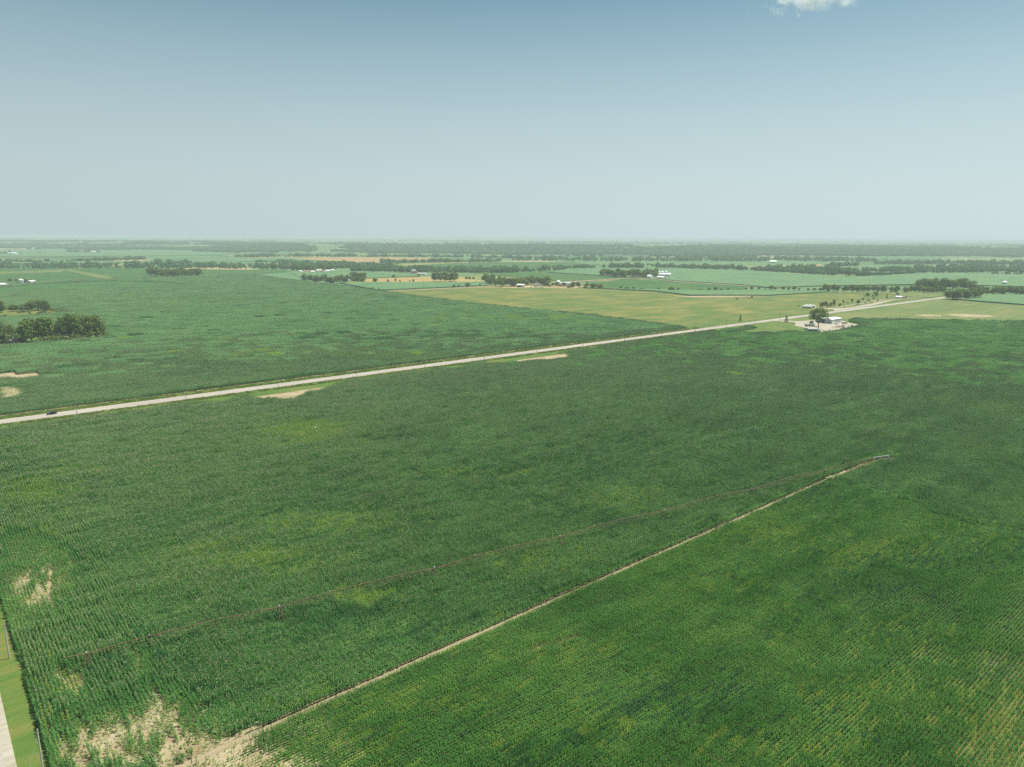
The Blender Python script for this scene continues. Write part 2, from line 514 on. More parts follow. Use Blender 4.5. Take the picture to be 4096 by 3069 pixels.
# ------------------------------------------------------------------ crops
def instancer(name, coll, pts, rot, scl, idx, label, cat):
    """one object whose points carry copies of the pieces in coll (ground cover nobody could count)"""
    me = bpy.data.meshes.new(name)
    n = len(pts)
    me.vertices.add(n)
    me.vertices.foreach_set('co', np.asarray(pts, np.float32).ravel())
    for nm, typ, data in (('rot', 'FLOAT_VECTOR', rot), ('scl', 'FLOAT_VECTOR', scl)):
        a = me.attributes.new(nm, typ, 'POINT')
        a.data.foreach_set('vector', np.asarray(data, np.float32).ravel())
    a = me.attributes.new('idx', 'INT', 'POINT')
    a.data.foreach_set('value', np.asarray(idx, np.int32))
    o = link(name, me)
    ng = bpy.data.node_groups.new(name, 'GeometryNodeTree')
    ng.interface.new_socket('Geometry', in_out='INPUT', socket_type='NodeSocketGeometry')
    ng.interface.new_socket('Geometry', in_out='OUTPUT', socket_type='NodeSocketGeometry')
    N, L = ng.nodes, ng.links
    gi, go = N.new('NodeGroupInput'), N.new('NodeGroupOutput')
    ci = N.new('GeometryNodeCollectionInfo')
    ci.inputs['Collection'].default_value = coll
    ci.inputs['Separate Children'].default_value = True
    ci.inputs['Reset Children'].default_value = True
    ip = N.new('GeometryNodeInstanceOnPoints')
    ip.inputs['Pick Instance'].default_value = True
    def attr(nm, typ):
        a = N.new('GeometryNodeInputNamedAttribute')
        a.data_type = typ
        a.inputs['Name'].default_value = nm
        return a.outputs['Attribute']
    e2r = N.new('FunctionNodeEulerToRotation')
    L.new(attr('rot', 'FLOAT_VECTOR'), e2r.inputs[0])
    L.new(gi.outputs[0], ip.inputs['Points'])
    L.new(ci.outputs[0], ip.inputs['Instance'])
    L.new(attr('idx', 'INT'), ip.inputs['Instance Index'])
    L.new(e2r.outputs[0], ip.inputs['Rotation'])
    L.new(attr('scl', 'FLOAT_VECTOR'), ip.inputs['Scale'])
    L.new(ip.outputs[0], go.inputs[0])
    md = o.modifiers.new('scatter', 'NODES')
    md.node_group = ng
    tag(o, label, cat, kind='stuff')
    return o

def plants_mesh(name, xy, h, nleaf, L0, W0, r, mats, tassel=0.0, stalk=True, zlo=0.24):
    V, F, FM = [], [], []
    for (x, y) in xy:
        hh = h * r.uniform(0.78, 1.14)
        a0 = r.uniform(0, 6.28)
        lean = r.normal(0, 0.05, 2)
        for i in range(nleaf):
            q = zlo + (0.98 - zlo) * (i + r.random() * 0.6) / nleaf
            z = hh * q
            a = a0 + math.pi * (i % 2) + r.normal(0, 0.45)
            ln = L0 * (1.1 - 0.9 * max(0, q - 0.62)) * r.uniform(0.75, 1.2)
            w = W0 * r.uniform(0.8, 1.2)
            c, s = math.cos(a), math.sin(a)
            bx, by = x + lean[0] * z, y + lean[1] * z
            up = r.uniform(0.15, 0.42) * ln
            d1, d2 = 0.36 * ln, r.uniform(0.68, 0.85) * ln
            z2 = z + up - r.uniform(0.10, 0.5) * ln
            tw = r.normal(0, 0.35)
            b = len(V)
            px, py, pz = -s, c, math.sin(tw)
            V += [(bx - px * w * .3, by - py * w * .3, z), (bx + px * w * .3, by + py * w * .3, z),
                  (bx + c * d1 + px * w * .5, by + s * d1 + py * w * .5, z + up + pz * w * .5),
                  (bx + c * d1 - px * w * .5, by + s * d1 - py * w * .5, z + up - pz * w * .5),
                  (bx + c * d2, by + s * d2, z2)]
            F += [(b, b + 1, b + 2, b + 3), (b + 3, b + 2, b + 4)]
            FM += [0, 0]
        if stalk:
            b = len(V)
            a = r.uniform(0, 6.28)
            c, s = math.cos(a) * .02, math.sin(a) * .02
            V += [(x - c, y - s, 0), (x + c, y + s, 0), (x + c + lean[0] * hh, y + s + lean[1] * hh, hh), (x - c + lean[0] * hh, y - s + lean[1] * hh, hh)]
            F.append((b, b + 1, b + 2, b + 3))
            FM.append(2)
        if r.random() < tassel:
            for a in (r.uniform(0, 3.14), r.uniform(0, 3.14)):
                b = len(V)
                c, s = math.cos(a), math.sin(a)
                tx, ty = x + lean[0] * hh, y + lean[1] * hh
                V += [(tx, ty, hh * .97), (tx + c * .13, ty + s * .13, hh + .26), (tx, ty, hh + .36), (tx - c * .13, ty - s * .13, hh + .24)]
                F += [(b, b + 1, b + 2, b + 3)]
                FM += [1]
    return mesh_of(name, V, F, mats, FM)

def make_coll(name, meshes):
    c = bpy.data.collections.new(name)
    for i, me in enumerate(meshes):
        c.objects.link(bpy.data.objects.new('%s_%02d' % (name, i), me))
    return c

ROW = 0.762
CELL = (3.0, ROW)
LOD = (12.0, 16 * ROW)
def cell_xy(r, cell, spacing, jit=0.03):
    rows = int(round(cell[1] / ROW))
    out = []
    for k in range(rows):
        y = (k + 0.5) * ROW - cell[1] / 2
        x = -cell[0] / 2 + spacing / 2
        while x < cell[0] / 2:
            out.append((x + r.normal(0, jit), y + r.normal(0, jit)))
            x += spacing
    return out
def corn_set(name, h, nleaf, L0, W0, tassel, leaf='corn', far_leaf=None):
    r = np.random.default_rng(abs(sum(map(ord, name))))
    g = [M[leaf], M['tassel'], M['stalk']]
    ye = [M['corn_yellow'], M['tassel'], M['stalk']]
    dk = [M['corn_dark'], M['tassel'], M['stalk']]
    fg = [M[far_leaf or leaf], M['tassel'], M['stalk']]
    full = [plants_mesh(name, cell_xy(r, CELL, 0.2), h, nleaf, L0, W0, r, g, tassel) for _ in range(6)]
    full += [plants_mesh(name, cell_xy(r, CELL, 0.21), h * 0.92, max(5, nleaf - 2), L0 * 0.9, W0, r, ye, tassel * .6) for _ in range(3)]
    one = [plants_mesh(name, [(0, 0)], h * 0.95, nleaf, L0, W0, r, g, tassel) for _ in range(4)]
    one += [plants_mesh(name, [(0, 0)], h * 0.62, nleaf - 2, L0 * 0.8, W0 * .9, r, ye, 0) for _ in range(4)]
    lod = [plants_mesh(name, cell_xy(r, LOD, 0.42), h, 5, L0 * 1.1, W0 * 2.6, r, fg, tassel * .6, stalk=False, zlo=0.55) for _ in range(4)]
    lod += [plants_mesh(name, cell_xy(r, LOD, 0.42), h * .9, 4, L0 * 1.1, W0 * 2.6, r, ye, tassel * .4, stalk=False, zlo=0.55) for _ in range(2)]
    dark = [plants_mesh(name, cell_xy(r, CELL, 0.19), h * 1.03, nleaf, L0, W0, r, dk, tassel * .5) for _ in range(3)]
    dlod = [plants_mesh(name, cell_xy(r, LOD, 0.42), h, 5, L0 * 1.1, W0 * 2.6, r, dk, tassel * .4, stalk=False, zlo=0.55) for _ in range(2)]
    pl = [M['corn_tall'], M['tassel'], M['stalk']]
    sage = [plants_mesh(name, cell_xy(r, CELL, 0.2), h, nleaf, L0, W0, r, pl, tassel) for _ in range(5)]
    return make_coll(name, full + one + lod + dark + dlod + sage)
# piece numbers inside each set
FULL_G, FULL_Y, ONE_G, ONE_Y, LOD_G, LOD_Y, FULL_D, LOD_D, FULL_S = (0, 6), (6, 9), (9, 13), (13, 17), (17, 21), (21, 23), (23, 26), (26, 28), (28, 33)
TALL = corn_set('tall_corn', 2.40, 10, 0.58, 0.135, 0.5, 'corn_mid')
SAGE = corn_set('pale_corn', 2.40, 10, 0.58, 0.135, 0.6, 'corn_tall')
SHORT = corn_set('short_corn', 1.50, 10, 0.37, 0.14, 0.06)

# bare or thin places in the crop: outlines on the ground, how much crop is left there
def conv(pts): return [(x / 1.6205, 2069 + y / 1.6205) for x, y in pts]
BARE = [
    (PX(*conv([(455, 1440), (560, 1470), (625, 1390), (700, 1440), (800, 1345), (880, 1300), (1000, 1265), (1100, 1255), (1130, 1290), (1190, 1300), (1180, 1380), (1110, 1400), (960, 1430), (850, 1480), (830, 1540), (900, 1575), (1040, 1545), (1110, 1500), (1120, 1420), (1210, 1420), (1260, 1470), (1360, 1480), (1480, 1425), (1530, 1420), (1560, 1500), (1540, 1660), (460, 1660)])), 0.16),
    (PX(*conv([(40, 330), (120, 180), (250, 190), (400, 290), (430, 400), (380, 480), (330, 590), (180, 600), (100, 640), (60, 520)])), 0.95),
    (PX(*conv([(1500, 1450), (1640, 1440), (1800, 1490), (1930, 1560), (1990, 1680), (1480, 1680)])), 0.45),
    (PX(*conv([(400, 1420), (620, 1320), (820, 1280), (1010, 1220), (1200, 1240), (1300, 1330), (1560, 1400), (1560, 1680), (400, 1680)])), 0.96),
    (PX(*conv([(20, 300), (100, 120), (300, 140), (470, 260), (500, 420), (420, 560), (330, 640), (180, 680), (60, 720), (20, 560)])), 0.95),
    (PX(*conv([(290, 310), (360, 290), (350, 370), (300, 360)])), 0.08),
    (PX(*conv([(80, 460), (200, 360), (215, 400), (120, 510)])), 0.10),
    (PX(*conv([(170, 560), (230, 500), (300, 430), (410, 395), (370, 470), (320, 570), (230, 580)])), 0.12),
    (PX(*conv([(430, 960), (520, 1000), (560, 1090), (500, 1180), (400, 1200), (340, 1050)])), 0.8),
    (PX(*conv([(880, 930), (960, 900), (980, 1080), (930, 1090)])), 0.75),
    (PX((1010, 1583), (1100, 1566), (1180, 1553), (1260, 1545), (1345, 1532), (1352, 1540, 2.3), (1250, 1563, 2.3), (1180, 1582, 2.3), (1120, 1590, 2.3), (1000, 1588, 2.3)), 0.0),
    (PX((1895, 1446), (2048, 1430), (2150, 1420), (2285, 1414), (2290, 1424, 2.3), (2190, 1434, 2.3), (2110, 1443, 2.3), (1990, 1451, 2.3)), 0.0),
    (PX((1795, 1469), (1850, 1461), (1855, 1467, 2.3), (1805, 1475, 2.3)), 0.05),
    (PX((820, 1605), (880, 1597), (940, 1592), (935, 1601, 2.3), (870, 1609, 2.3)), 0.1),
    (PX((-40, 1556), (40, 1544), (100, 1554), (110, 1566, 2.3), (40, 1584, 2.3), (-40, 1594, 2.3)), 0.08),
    (PX((20, 1499), (130, 1493), (135, 1501, 2.3), (60, 1508, 2.3), (-10, 1514, 2.3), (-30, 1498)), 0.1),
    (PX((3535, 1836), (3575, 1832), (3590, 1850), (3545, 1862), (3528, 1850)), 0.0),
    (PX((3600, 1988), (3660, 1998), (3655, 2004), (3598, 1993)), 0.15),
    (PX((2090, 2610), (2130, 2590), (2290, 2570), (2270, 2590), (2140, 2620)), 0.6),
]
TRAIL = [UV(*G(*p)) for p in ((3325, 1914), (3420, 1880), (3500, 1848), (3545, 1836))]
# paler, yellower stands: (photo x, photo y, half width, half height, strength)
PALE = [(1230, 1720, 230, 55, .8), (1000, 1765, 260, 40, .35), (1350, 2090, 300, 50, .55), (1050, 2240, 260, 60, .6), (830, 2200, 160, 50, .4),
        (1480, 2385, 110, 30, .9), (2500, 1990, 260, 50, .3), (3050, 2120, 240, 70, .5), (3500, 2170, 300, 60, .55), (2120, 2250, 260, 60, .35),
        (150, 1960, 160, 70, .7), (100, 2160, 170, 60, .6), (90, 2420, 130, 50, .8), (250, 2700, 100, 90, .5), (190, 2840, 60, 50, .6),
        (1300, 2960, 330, 130, .85), (1600, 2790, 330, 60, .5), (2250, 2590, 260, 40, .5), (2420, 2900, 160, 60, .5), (3950, 2830, 200, 170, .7),
        (3420, 2760, 260, 110, .45), (3180, 2980, 420, 90, .35), (3000, 2350, 300, 60, .3), (3650, 2520, 230, 90, .35), (2050, 1270, 300, 12, .4),
        (900, 1420, 240, 18, .4), (1500, 1420, 300, 16, .3), (300, 1880, 180, 40, .4), (1900, 1900, 260, 30, .3), (3950, 2090, 200, 60, .5)]

DEEP = [(2100, 1890, 620, 110, .7), (2650, 1740, 500, 90, .45), (1350, 2480, 560, 110, .75), (650, 2600, 300, 150, .7), (2480, 2075, 320, 50, .75), (2650, 2830, 520, 120, .6), (3100, 1970, 400, 60, .6), (1700, 1990, 500, 45, .6),
        (1100, 2060, 260, 60, .5), (2150, 2960, 300, 110, .7), (3450, 2350, 260, 40, .6), (3800, 2230, 260, 40, .6), (350, 1980, 200, 60, .4), (1500, 1750, 300, 30, .5), (3600, 1560, 500, 22, .6), (1500, 1340, 700, 16, .5), (650, 1460, 500, 20, .5), (3000, 1430, 600, 14, .5)]
def deepness(x, y):
    px, py, w = proj(x, y, np.full(len(x), 1.5))
    p = np.zeros(len(x))
    for cx, cy, a, b, s in DEEP:
        p = np.maximum(p, s * np.exp(-1.2 * (((px - cx) / a) ** 2 + ((py - cy) / b) ** 2)))
    u, v = UV(x, y)
    return 0.75 * p * (0.1 + 1.6 * vnoise(u / 24, v / 3.0, 57)) + 0.6 * np.clip(fbm(u / 45, v / 9, 93) - 0.58, 0, 1)

def crop_density(x, y, turned, fuzz=0.0):
    d = np.ones(len(x))
    u, v = UV(x, y)
    across, along = (u, v) if turned else (v, u)
    sh = 12.0 * (vnoise(across / ROW, along / 40, 41) - 0.5) + 7.0 * (vnoise(across / (4 * ROW), along / 30, 43) - 0.5) + fuzz * rng.normal(0, 1.6, len(x))
    sd_ = fuzz * rng.normal(0, .5, len(x))
    rd = VD if turned else UD
    cd = UD if turned else VD
    jx = x + 4.0 * (fbm(x / 6, y / 6, 31) - 0.5) + rd[0] * sh + cd[0] * sd_
    jy = y + 4.0 * (fbm(x / 6, y / 6, 47) - 0.5) + rd[1] * sh + cd[1] * sd_
    for poly, k in BARE:
        xs, ys = [p[0] for p in poly], [p[1] for p in poly]
        box = (jx > min(xs)) & (jx < max(xs)) & (jy > min(ys)) & (jy < max(ys))
        if box.any():
            ins = np.zeros(len(x), bool)
            ins[box] = inpoly(jx[box], jy[box], poly)
            d = np.where(ins, np.minimum(d, k), d)
    for (u0, v0), (u1, v1) in zip(TRAIL, TRAIL[1:]):
        t = np.clip(((u - u0) * (u1 - u0) + (v - v0) * (v1 - v0)) / ((u1 - u0) ** 2 + (v1 - v0) ** 2), 0, 1)
        dd = np.hypot(u - u0 - t * (u1 - u0), v - v0 - t * (v1 - v0))
        d = np.where(dd < 1.6, 0.0, d)
    return d
def paleness(x, y):
    px, py, w = proj(x, y, np.full(len(x), 1.5))
    p = np.zeros(len(x))
    for cx, cy, a, b, s in PALE:
        q = ((px - cx) / a) ** 2 + ((py - cy) / b) ** 2
        p = np.maximum(p, s * np.exp(-q * 1.2))
    u, v = UV(x, y)
    p = p * np.where(v > -325, 1.5, 0.8) * (0.15 + 1.5 * vnoise(u / 26, v / 2.4, 77)) + 0.5 * np.clip(fbm(u / 60, v / 12, 91) - 0.64, 0, 1)
    return p

def vigour(u, v):
    """stand height: broad swells, planter passes along the rows, and small uneven clumps"""
    s = 1.0 + 0.26 * (fbm(u / 55, v / 32, 3) - 0.5) + 0.40 * (fbm(u / 34, v / 5.5, 13, 2) - 0.5) + 0.85 * (fbm(u / 8.0, v / 5.0, 23, 2) - 0.5) + 0.3 * (vnoise(u / 13, v / 13, 29) - 0.5)
    return s

def corn_cells(u0, u1, v0, v1, cell, turned):
    cu, cv = (cell[1], cell[0]) if turned else cell
    a = np.arange(u0 + cu / 2, u1 + cu / 2, cu)
    b = np.arange(v0 + cv / 2, v1 + cv / 2, cv)
    uu, vv = np.meshgrid(a, b)
    uu, vv = uu.ravel(), vv.ravel()
    x, y = XY(uu, vv)
    px, py, w = proj(x, y, np.full(len(x), 1.5))
    k = (w > 20) & (px > -230) & (px < 4330) & (py < 3330)
    return uu[k], vv[k], x[k], y[k]

def corn_field(name, areas, coll, keep, hmid, label, near=620.0):
    """areas: (u0, u1, v0, v1, turned); keep(x, y) says where this field's crop may stand"""
    P, R, C, I = [], [], [], []
    def add(x, y, z, rz, s, sz, lo, hi, tilt):
        n = len(x)
        if not n: return
        P.append(np.stack([x, y, np.full(n, z)], 1))
        R.append(np.stack([rng.normal(0, tilt, n), rng.normal(0, tilt, n), rz], 1))
        C.append(np.stack([s, s, sz], 1))
        I.append(rng.integers(lo, hi, n))
    for (u0, u1, v0, v1, turned) in areas:
        base = PHI + (math.pi / 2 if turned else 0)
        # coarse cells far away
        cu = LOD[0]
        uu, vv, x, y = corn_cells(u0, u1, v0, v1, LOD, turned)
        D = np.hypot(x, y)
        far = D > near * rng.uniform(0.85, 1.25, len(D))
        cuu, cvv = (LOD[1], LOD[0]) if turned else LOD
        for a in (-.5, .5):
            for b in (-.5, .5):
                xx, yy = XY(uu + a * cuu, vv + b * cvv)
                far &= keep(xx, yy)
        far &= (uu + cuu / 2 <= u1 + .1)
        uf, vf, xf, yf = uu[far], vv[far], x[far], y[far]
        k = keep(xf, yf) & (crop_density(xf, yf, turned) > 0.5)
        uf, vf, xf, yf = uf[k], vf[k], xf[k], yf[k]
        vg = vigour(uf, vf)
        pale = rng.random(len(xf)) < paleness(xf, yf)
        deep = ~pale & (rng.random(len(xf)) < deepness(xf, yf))
        for sel, (lo, hi) in ((~pale & ~deep, LOD_G), (pale, LOD_Y), (deep, LOD_D)):
            n = int(sel.sum())
            add(xf[sel], yf[sel], 0.0, base + math.pi * rng.integers(0, 2, n), np.full(n, 1.0), vg[sel] + rng.normal(0, .03, n), lo, hi, 0.006)
        # every near coarse cell splits into lengths of single rows
        un, vn = uu[~far], vv[~far]
        if not len(un): continue
        c1, c2 = (CELL[1], CELL[0]) if turned else CELL
        n1, n2 = (16, 4) if turned else (4, 16)
        d1 = (np.arange(n1) - (n1 - 1) / 2) * c1
        d2 = (np.arange(n2) - (n2 - 1) / 2) * c2
        un = (un[:, None, None] + d1[None, :, None] + 0 * d2[None, None, :]).ravel()
        vn = (vn[:, None, None] + 0 * d1[None, :, None] + d2[None, None, :]).ravel()
        k = (un > u0) & (un < u1) & (vn > v0) & (vn < v1)
        un, vn = un[k], vn[k]
        x, y = XY(un, vn)
        kc = np.zeros(len(x), int)
        dmin = np.ones(len(x))
        for a in (-.6, 0, .6):
            for b in (-.6, 0, .6):
                xx, yy = XY(un + a * c1, vn + b * c2)
                kc += keep(xx, yy)
        near_bare = np.zeros(len(x), bool)
        for poly, _ in BARE:
            pu_, pv_ = UV(np.array([p[0] for p in poly]), np.array([p[1] for p in poly]))
            near_bare |= (un > pu_.min() - 16) & (un < pu_.max() + 16) & (vn > pv_.min() - 16) & (vn < pv_.max() + 16)
        for a in (-1, -.3, .3, 1):
            for b in range(3):
                xx, yy = XY(un[near_bare] + (0 if turned else a * c1), vn[near_bare] + (a * c2 if turned else 0))
                dmin[near_bare] = np.minimum(dmin[near_bare], crop_density(xx, yy, turned, 1.0))
        for (ua, va), (ub, vb) in zip(TRAIL, TRAIL[1:]):
            t = np.clip(((un - ua) * (ub - ua) + (vn - va) * (vb - va)) / ((ub - ua) ** 2 + (vb - va) ** 2), 0, 1)
            dmin = np.where(np.hypot(un - ua - t * (ub - ua), vn - va - t * (vb - va)) < 4, 0, dmin)
        whole = (kc == 9) & (dmin > 0.99)
        part = (kc > 0) & ~whole
        uw, vw, xw, yw = un[whole], vn[whole], x[whole], y[whole]
        vg = vigour(uw, vw)
        pale = rng.random(len(xw)) < paleness(xw, yw)
        deep = ~pale & (rng.random(len(xw)) < deepness(xw, yw))
        sg = np.zeros(len(xw), bool)
        if coll is TALL:                       # paler leaf colour mixed in with distance, imitating grazing sheen on far corn
            t = np.clip((0.6 * uw + 0.8 * (vw + 330) - 90) / 380, 0, 1)
            sg = rng.random(len(xw)) < t * t * (3 - 2 * t)
        for sel, (lo, hi) in ((~pale & ~deep & ~sg, FULL_G), (~pale & ~deep & sg, FULL_S), (pale, FULL_Y), (deep, FULL_D)):
            n = int(sel.sum())
            add(xw[sel], yw[sel], 0.0, base + math.pi * rng.integers(0, 2, n), np.full(n, 1.0), vg[sel] + rng.normal(0, .04, n), lo, hi, 0.02)
        # partly bare cells: plant by plant
        up, vp = un[part], vn[part]
        if len(up):
            g = np.array(cell_xy(rng, CELL, 0.2, 0.0))
            if turned: g = np.stack([-g[:, 1], g[:, 0]], 1)
            pu = (up[:, None] + g[None, :, 0]).ravel() + rng.normal(0, .04, len(up) * len(g))
            pv = (vp[:, None] + g[None, :, 1]).ravel() + rng.normal(0, .04, len(up) * len(g))
            x, y = XY(pu, pv)
            d = crop_density(x, y, turned, 1.0)
            k = keep(x, y) & (rng.random(len(x)) < d)
            x, y, d, pu, pv = x[k], y[k], d[k], pu[k], pv[k]
            weak = (d < 0.97) & (rng.random(len(d)) < np.where(d > .9, .6, 1))
            for sel, (lo, hi), s in ((~weak, ONE_G, 1.0), (weak, ONE_Y, 0.85)):
                n = int(sel.sum())
                add(x[sel], y[sel], 0.0, base + math.pi * rng.integers(0, 2, n), np.full(n, s) * rng.uniform(.8, 1.1, n), s * vigour(pu[sel], pv[sel]) * rng.uniform(.5 if s < 1 else .8, 1.1, n), lo, hi, 0.06)
    P, R, C, I = map(np.concatenate, (P, R, C, I))
    print(name, 'instances', len(P))
    return instancer(name, coll, P, R, C, I, label, 'corn')

# far boundary of the north corn and the bean strip let into it
NORTH = UVs((-420, 16.5), (626, 16.5)) + PX((2363, 1263), (2122, 1240), (1880, 1215), (1580, 1174), (1510, 1164), (1325, 1142), (1232, 1130), (1024, 1102), (593, 1113), (440, 1120), (150, 1128), (-260, 1135))
BEANS = PX((-260, 1192), (0, 1177), (417, 1160), (648, 1150), (741, 1143), (731, 1141), (671, 1133), (579, 1129), (417, 1127), (231, 1134), (116, 1144), (0, 1154), (-260, 1165))
GROVE_LOW = PX((-260, 1405), (0, 1386), (120, 1379), (280, 1366), (430, 1354), (440, 1346), (380, 1340), (250, 1345), (100, 1352), (-260, 1372))
GROVE_UP = PX((-260, 1285), (0, 1272), (60, 1271), (130, 1266), (255, 1252), (250, 1243), (150, 1240), (0, 1240), (-260, 1244))
YARD = PX((3060, 1275), (3115, 1290), (3060, 1305), (3010, 1318), (2930, 1330), (3020, 1338), (3180, 1330), (3237, 1334), (3285, 1338), (3395, 1318), (3452, 1303), (3440, 1298), (3400, 1289), (3380, 1270), (3280, 1262))
RIGHTCORN = PX((3366, 1279), (3600, 1280), (4096, 1286), (4500, 1292)) + UVs((1100, -640), (300, -640))
def keep_main(x, y):
    u, v = UV(x, y)
    lim = np.where(u < 690, -22.0 - 1.2 * np.sin(u / 60), -62.0 - (u - 860) * 0.98)
    lim = np.where((u >= 690) & (u < 860), -60, lim)
    split = np.where(u < 253.5 + (v + 325) * 0.22 + 6 * (vnoise(v / 9, v * 0, 8) - .5), -324.45 + 0.12 * np.sin(u / 7) * np.sin(u / 2.3), -900)
    return (v < lim) & (v > split) & (u > -20.6 + 0.3 * np.sin(v / 9)) & ~inpoly(x, y, YARD)
def keep_right(x, y):
    u, v = UV(x, y)
    lim = np.where(u < 256, -325.95 + 0.15 * np.sin(u / 5) * np.sin(u / 1.9), -325.95)
    edge = 0 + 10 * (vnoise(v / 6, v * 0, 3) - .5)
    return (v < lim) & (u > edge) & (u < 253.5 + (v + 325) * 0.22 + 6 * (vnoise(v / 9, v * 0, 8) - .5)) & ~inpoly(x, y, YARD) & (v < -62.0 - np.maximum(u - 860, 0) * 0.98)
def keep_north(x, y):
    return inpoly(x, y, NORTH) & ~inpoly(x, y, BEANS) & ~inpoly(x, y, GROVE_LOW) & ~inpoly(x, y, GROVE_UP)

corn_field('corn_field', [(-21.5, 6.0, -326, -14, True), (6.0, 1120, -326, -14, False), (200.0, 1120, -640, -326, False)], TALL, keep_main, 2.4, 'tall tasselled corn between the county road and the dirt track')
corn_field('corn_field', [(-12, 262, -640, -325, False)], SHORT, keep_right, 1.7, 'shorter corn in clear rows below the dirt track')
corn_field('corn_field', [(-420, 660, 16.5, 1420, False)], SAGE, keep_north, 2.4, 'broad corn field beyond the county road on the left')

# farther fields: crop sheets with their standing height
def field(name, mat, pts, top, label, cat, z=0.0):
    return sheet(name, pts, z, M[mat], label, cat, kind='structure', top=top)
field('bean_field', 'soy', BEANS, 0.9, 'dark green bean strip curving beside a bare lane on the left', 'beans')
sheet('path', PX((-260, 1165), (0, 1156), (116, 1146), (231, 1136), (417, 1129), (579, 1131), (671, 1135), (741, 1143.4), (741, 1141.6), (671, 1132.4), (579, 1128.4), (417, 1126), (231, 1133), (116, 1143), (0, 1152.5), (-260, 1161)), 0.06, M['dirt'], 'bare lane curving along the top of the bean strip', 'lane')
field('bean_field', 'soy', PX((-300, 1133), (150, 1127), (440, 1119), (593, 1112.6), (593, 1075), (300, 1074), (-300, 1076)), 0.8, 'dark green bean field above the grain bin on the left', 'beans')
field('bean_field', 'soy', PX((593, 1112.6), (1024, 1101.5), (1165, 1091), (1140, 1080), (900, 1080), (700, 1076), (593, 1075)), 0.8, 'dark green bean field behind the oval grove', 'beans')
sheet('hay_strip', PX((250, 1080.5), (290, 1081), (450, 1111), (440, 1117), (400, 1116)), 1.0, M['hay'], 'yellowish grassed waterway across the bean field', 'grass')
sheet('hay_strip', PX((-200, 1091), (0, 1089), (240, 1081), (262, 1083), (240, 1090), (0, 1098), (-200, 1100)), 0.95, M['hay'], 'pale grass patch at the top of the bean field', 'grass')
field('corn_field', 'canopy', PX((593, 1112), (1024, 1101), (1232, 1129.5), (1325, 1141), (1358, 1134), (1300, 1128), (1214, 1124), (1200, 1100), (1165, 1091.5), (1024, 1101.5)), 1.6, 'pale corn wedge beside the lane to the first farm', 'corn')
field('corn_field', 'canopy', PX((1165, 1092), (1208, 1089), (1408, 1085), (1676, 1108.5), (1560, 1112), (1464, 1116), (1214, 1122)), 2.3, 'corn field between the two farmsteads left of centre', 'corn')
field('wheat_field', 'wheat', PX((1440, 1119), (1464, 1117), (1560, 1113), (1720, 1108.5), (1800, 1109), (1936, 1125), (1958, 1130), (1900, 1134), (1800, 1131), (1470, 1132)), 0.9, 'golden strip of ripe wheat behind the tall cottonwoods', 'wheat')
field('corn_field', 'canopy', PX((1358, 1135), (1470, 1132), (1800, 1131.4), (1958, 1130.4), (1990, 1140), (1955, 1144), (1540, 1163), (1510, 1163)), 2.2, 'corn plot between the wheat strip and the white lane', 'corn')
sheet('path', PX((1320, 1140), (1420, 1153), (1508, 1164.5), (1540, 1167), (1700, 1160.5), (1955, 1147.8), (2060, 1144), (2060, 1142.2), (1955, 1145.2), (1700, 1157.6), (1540, 1163.8), (1508, 1162.2), (1420, 1151), (1320, 1138.2)), 0.3, M['dirt'], 'white gravel lane leading to the farm with the red roofed house', 'lane')
field('pasture', 'pasture', UVs((628, 16)) + PX((2363, 1263), (2122, 1240), (1880, 1215.5), (1580, 1174), (1512, 1166.5), (1700, 1161), (1955, 1149), (2060, 1152), (2205, 1152), (2330, 1154), (2620, 1167.5), (2760, 1185), (3072, 1188), (3300, 1170), (3520, 1176), (3640, 1188)) + UVs((1284, 15.6)), 0.12, 'yellow green pasture beyond the county road', 'pasture')
field('corn_field', 'canopy', PX((2330, 1153), (2420, 1155.5), (2800, 1164.6), (3072, 1164.2), (3290, 1168), (3300, 1171), (3072, 1184.5), (2760, 1184), (2620, 1167)), 2.2, 'pale corn strip below the long hedgerow', 'corn')
sheet('sand_patch', PX((2690, 1186.2), (2850, 1184), (3072, 1181.5), (3110, 1181), (3060, 1186), (2900, 1190), (2760, 1190)), 0.3, M['sand'], 'bare sandy strip at the top of the pasture', 'soil')
field('meadow', 'hay', PX((3300, 1172), (3520, 1176), (3640, 1187), (3655, 1191), (3740, 1190), (3795, 1177), (3780, 1172), (3500, 1167)), 0.6, 'green meadow in front of the dark treeline by the crossroads', 'meadow')
field('pasture', 'hay', UVs((760, -13.6), (1283, -13.6), (1283, -60), (1262, -150), (1250, -330), (1130, -330), (1011, -199), (864, -54), (800, -52)), 0.10, 'green pasture on the near side of the crossroads', 'pasture')
sheet('grass', YARD, 0.065, M['verge'], 'mown grass beside the drive to the shed yard', 'grass')
sheet('sand_patch', PX((3655, 1260), (3700, 1258.5), (3766, 1262), (3764, 1266), (3700, 1265.5), (3670, 1263)), 0.16, M['sand'], 'small bare patch in the pasture on the right', 'soil')
sheet('sand_patch', PX((3772, 1257), (3850, 1256), (3940, 1260), (3985, 1267), (3920, 1271), (3850, 1268), (3800, 1262)), 0.16, M['sand'], 'long bare patch in the pasture on the right', 'soil')
sheet('grass', UVs((690, -60), (690, -13.6), (800, -13.6), (800, -52), (864, -54), (830, -90), (700, -100), (640, -60), (600, -30), (600, -13.6)), 0.07, M['verge'], 'mown grass round the gravel yard', 'grass')
sheet('yard', PX((3170, 1286.5), (3240, 1282.6), (3300, 1279.5), (3366, 1281), (3391, 1292), (3450, 1301), (3392, 1314), (3345, 1322), (3278, 1332), (3268, 1326), (3240, 1318), (3214, 1310.5), (3178, 1303.5), (3184, 1295)), 0.14, M['gravel'], 'pale gravel yard round the metal shed', 'yard')
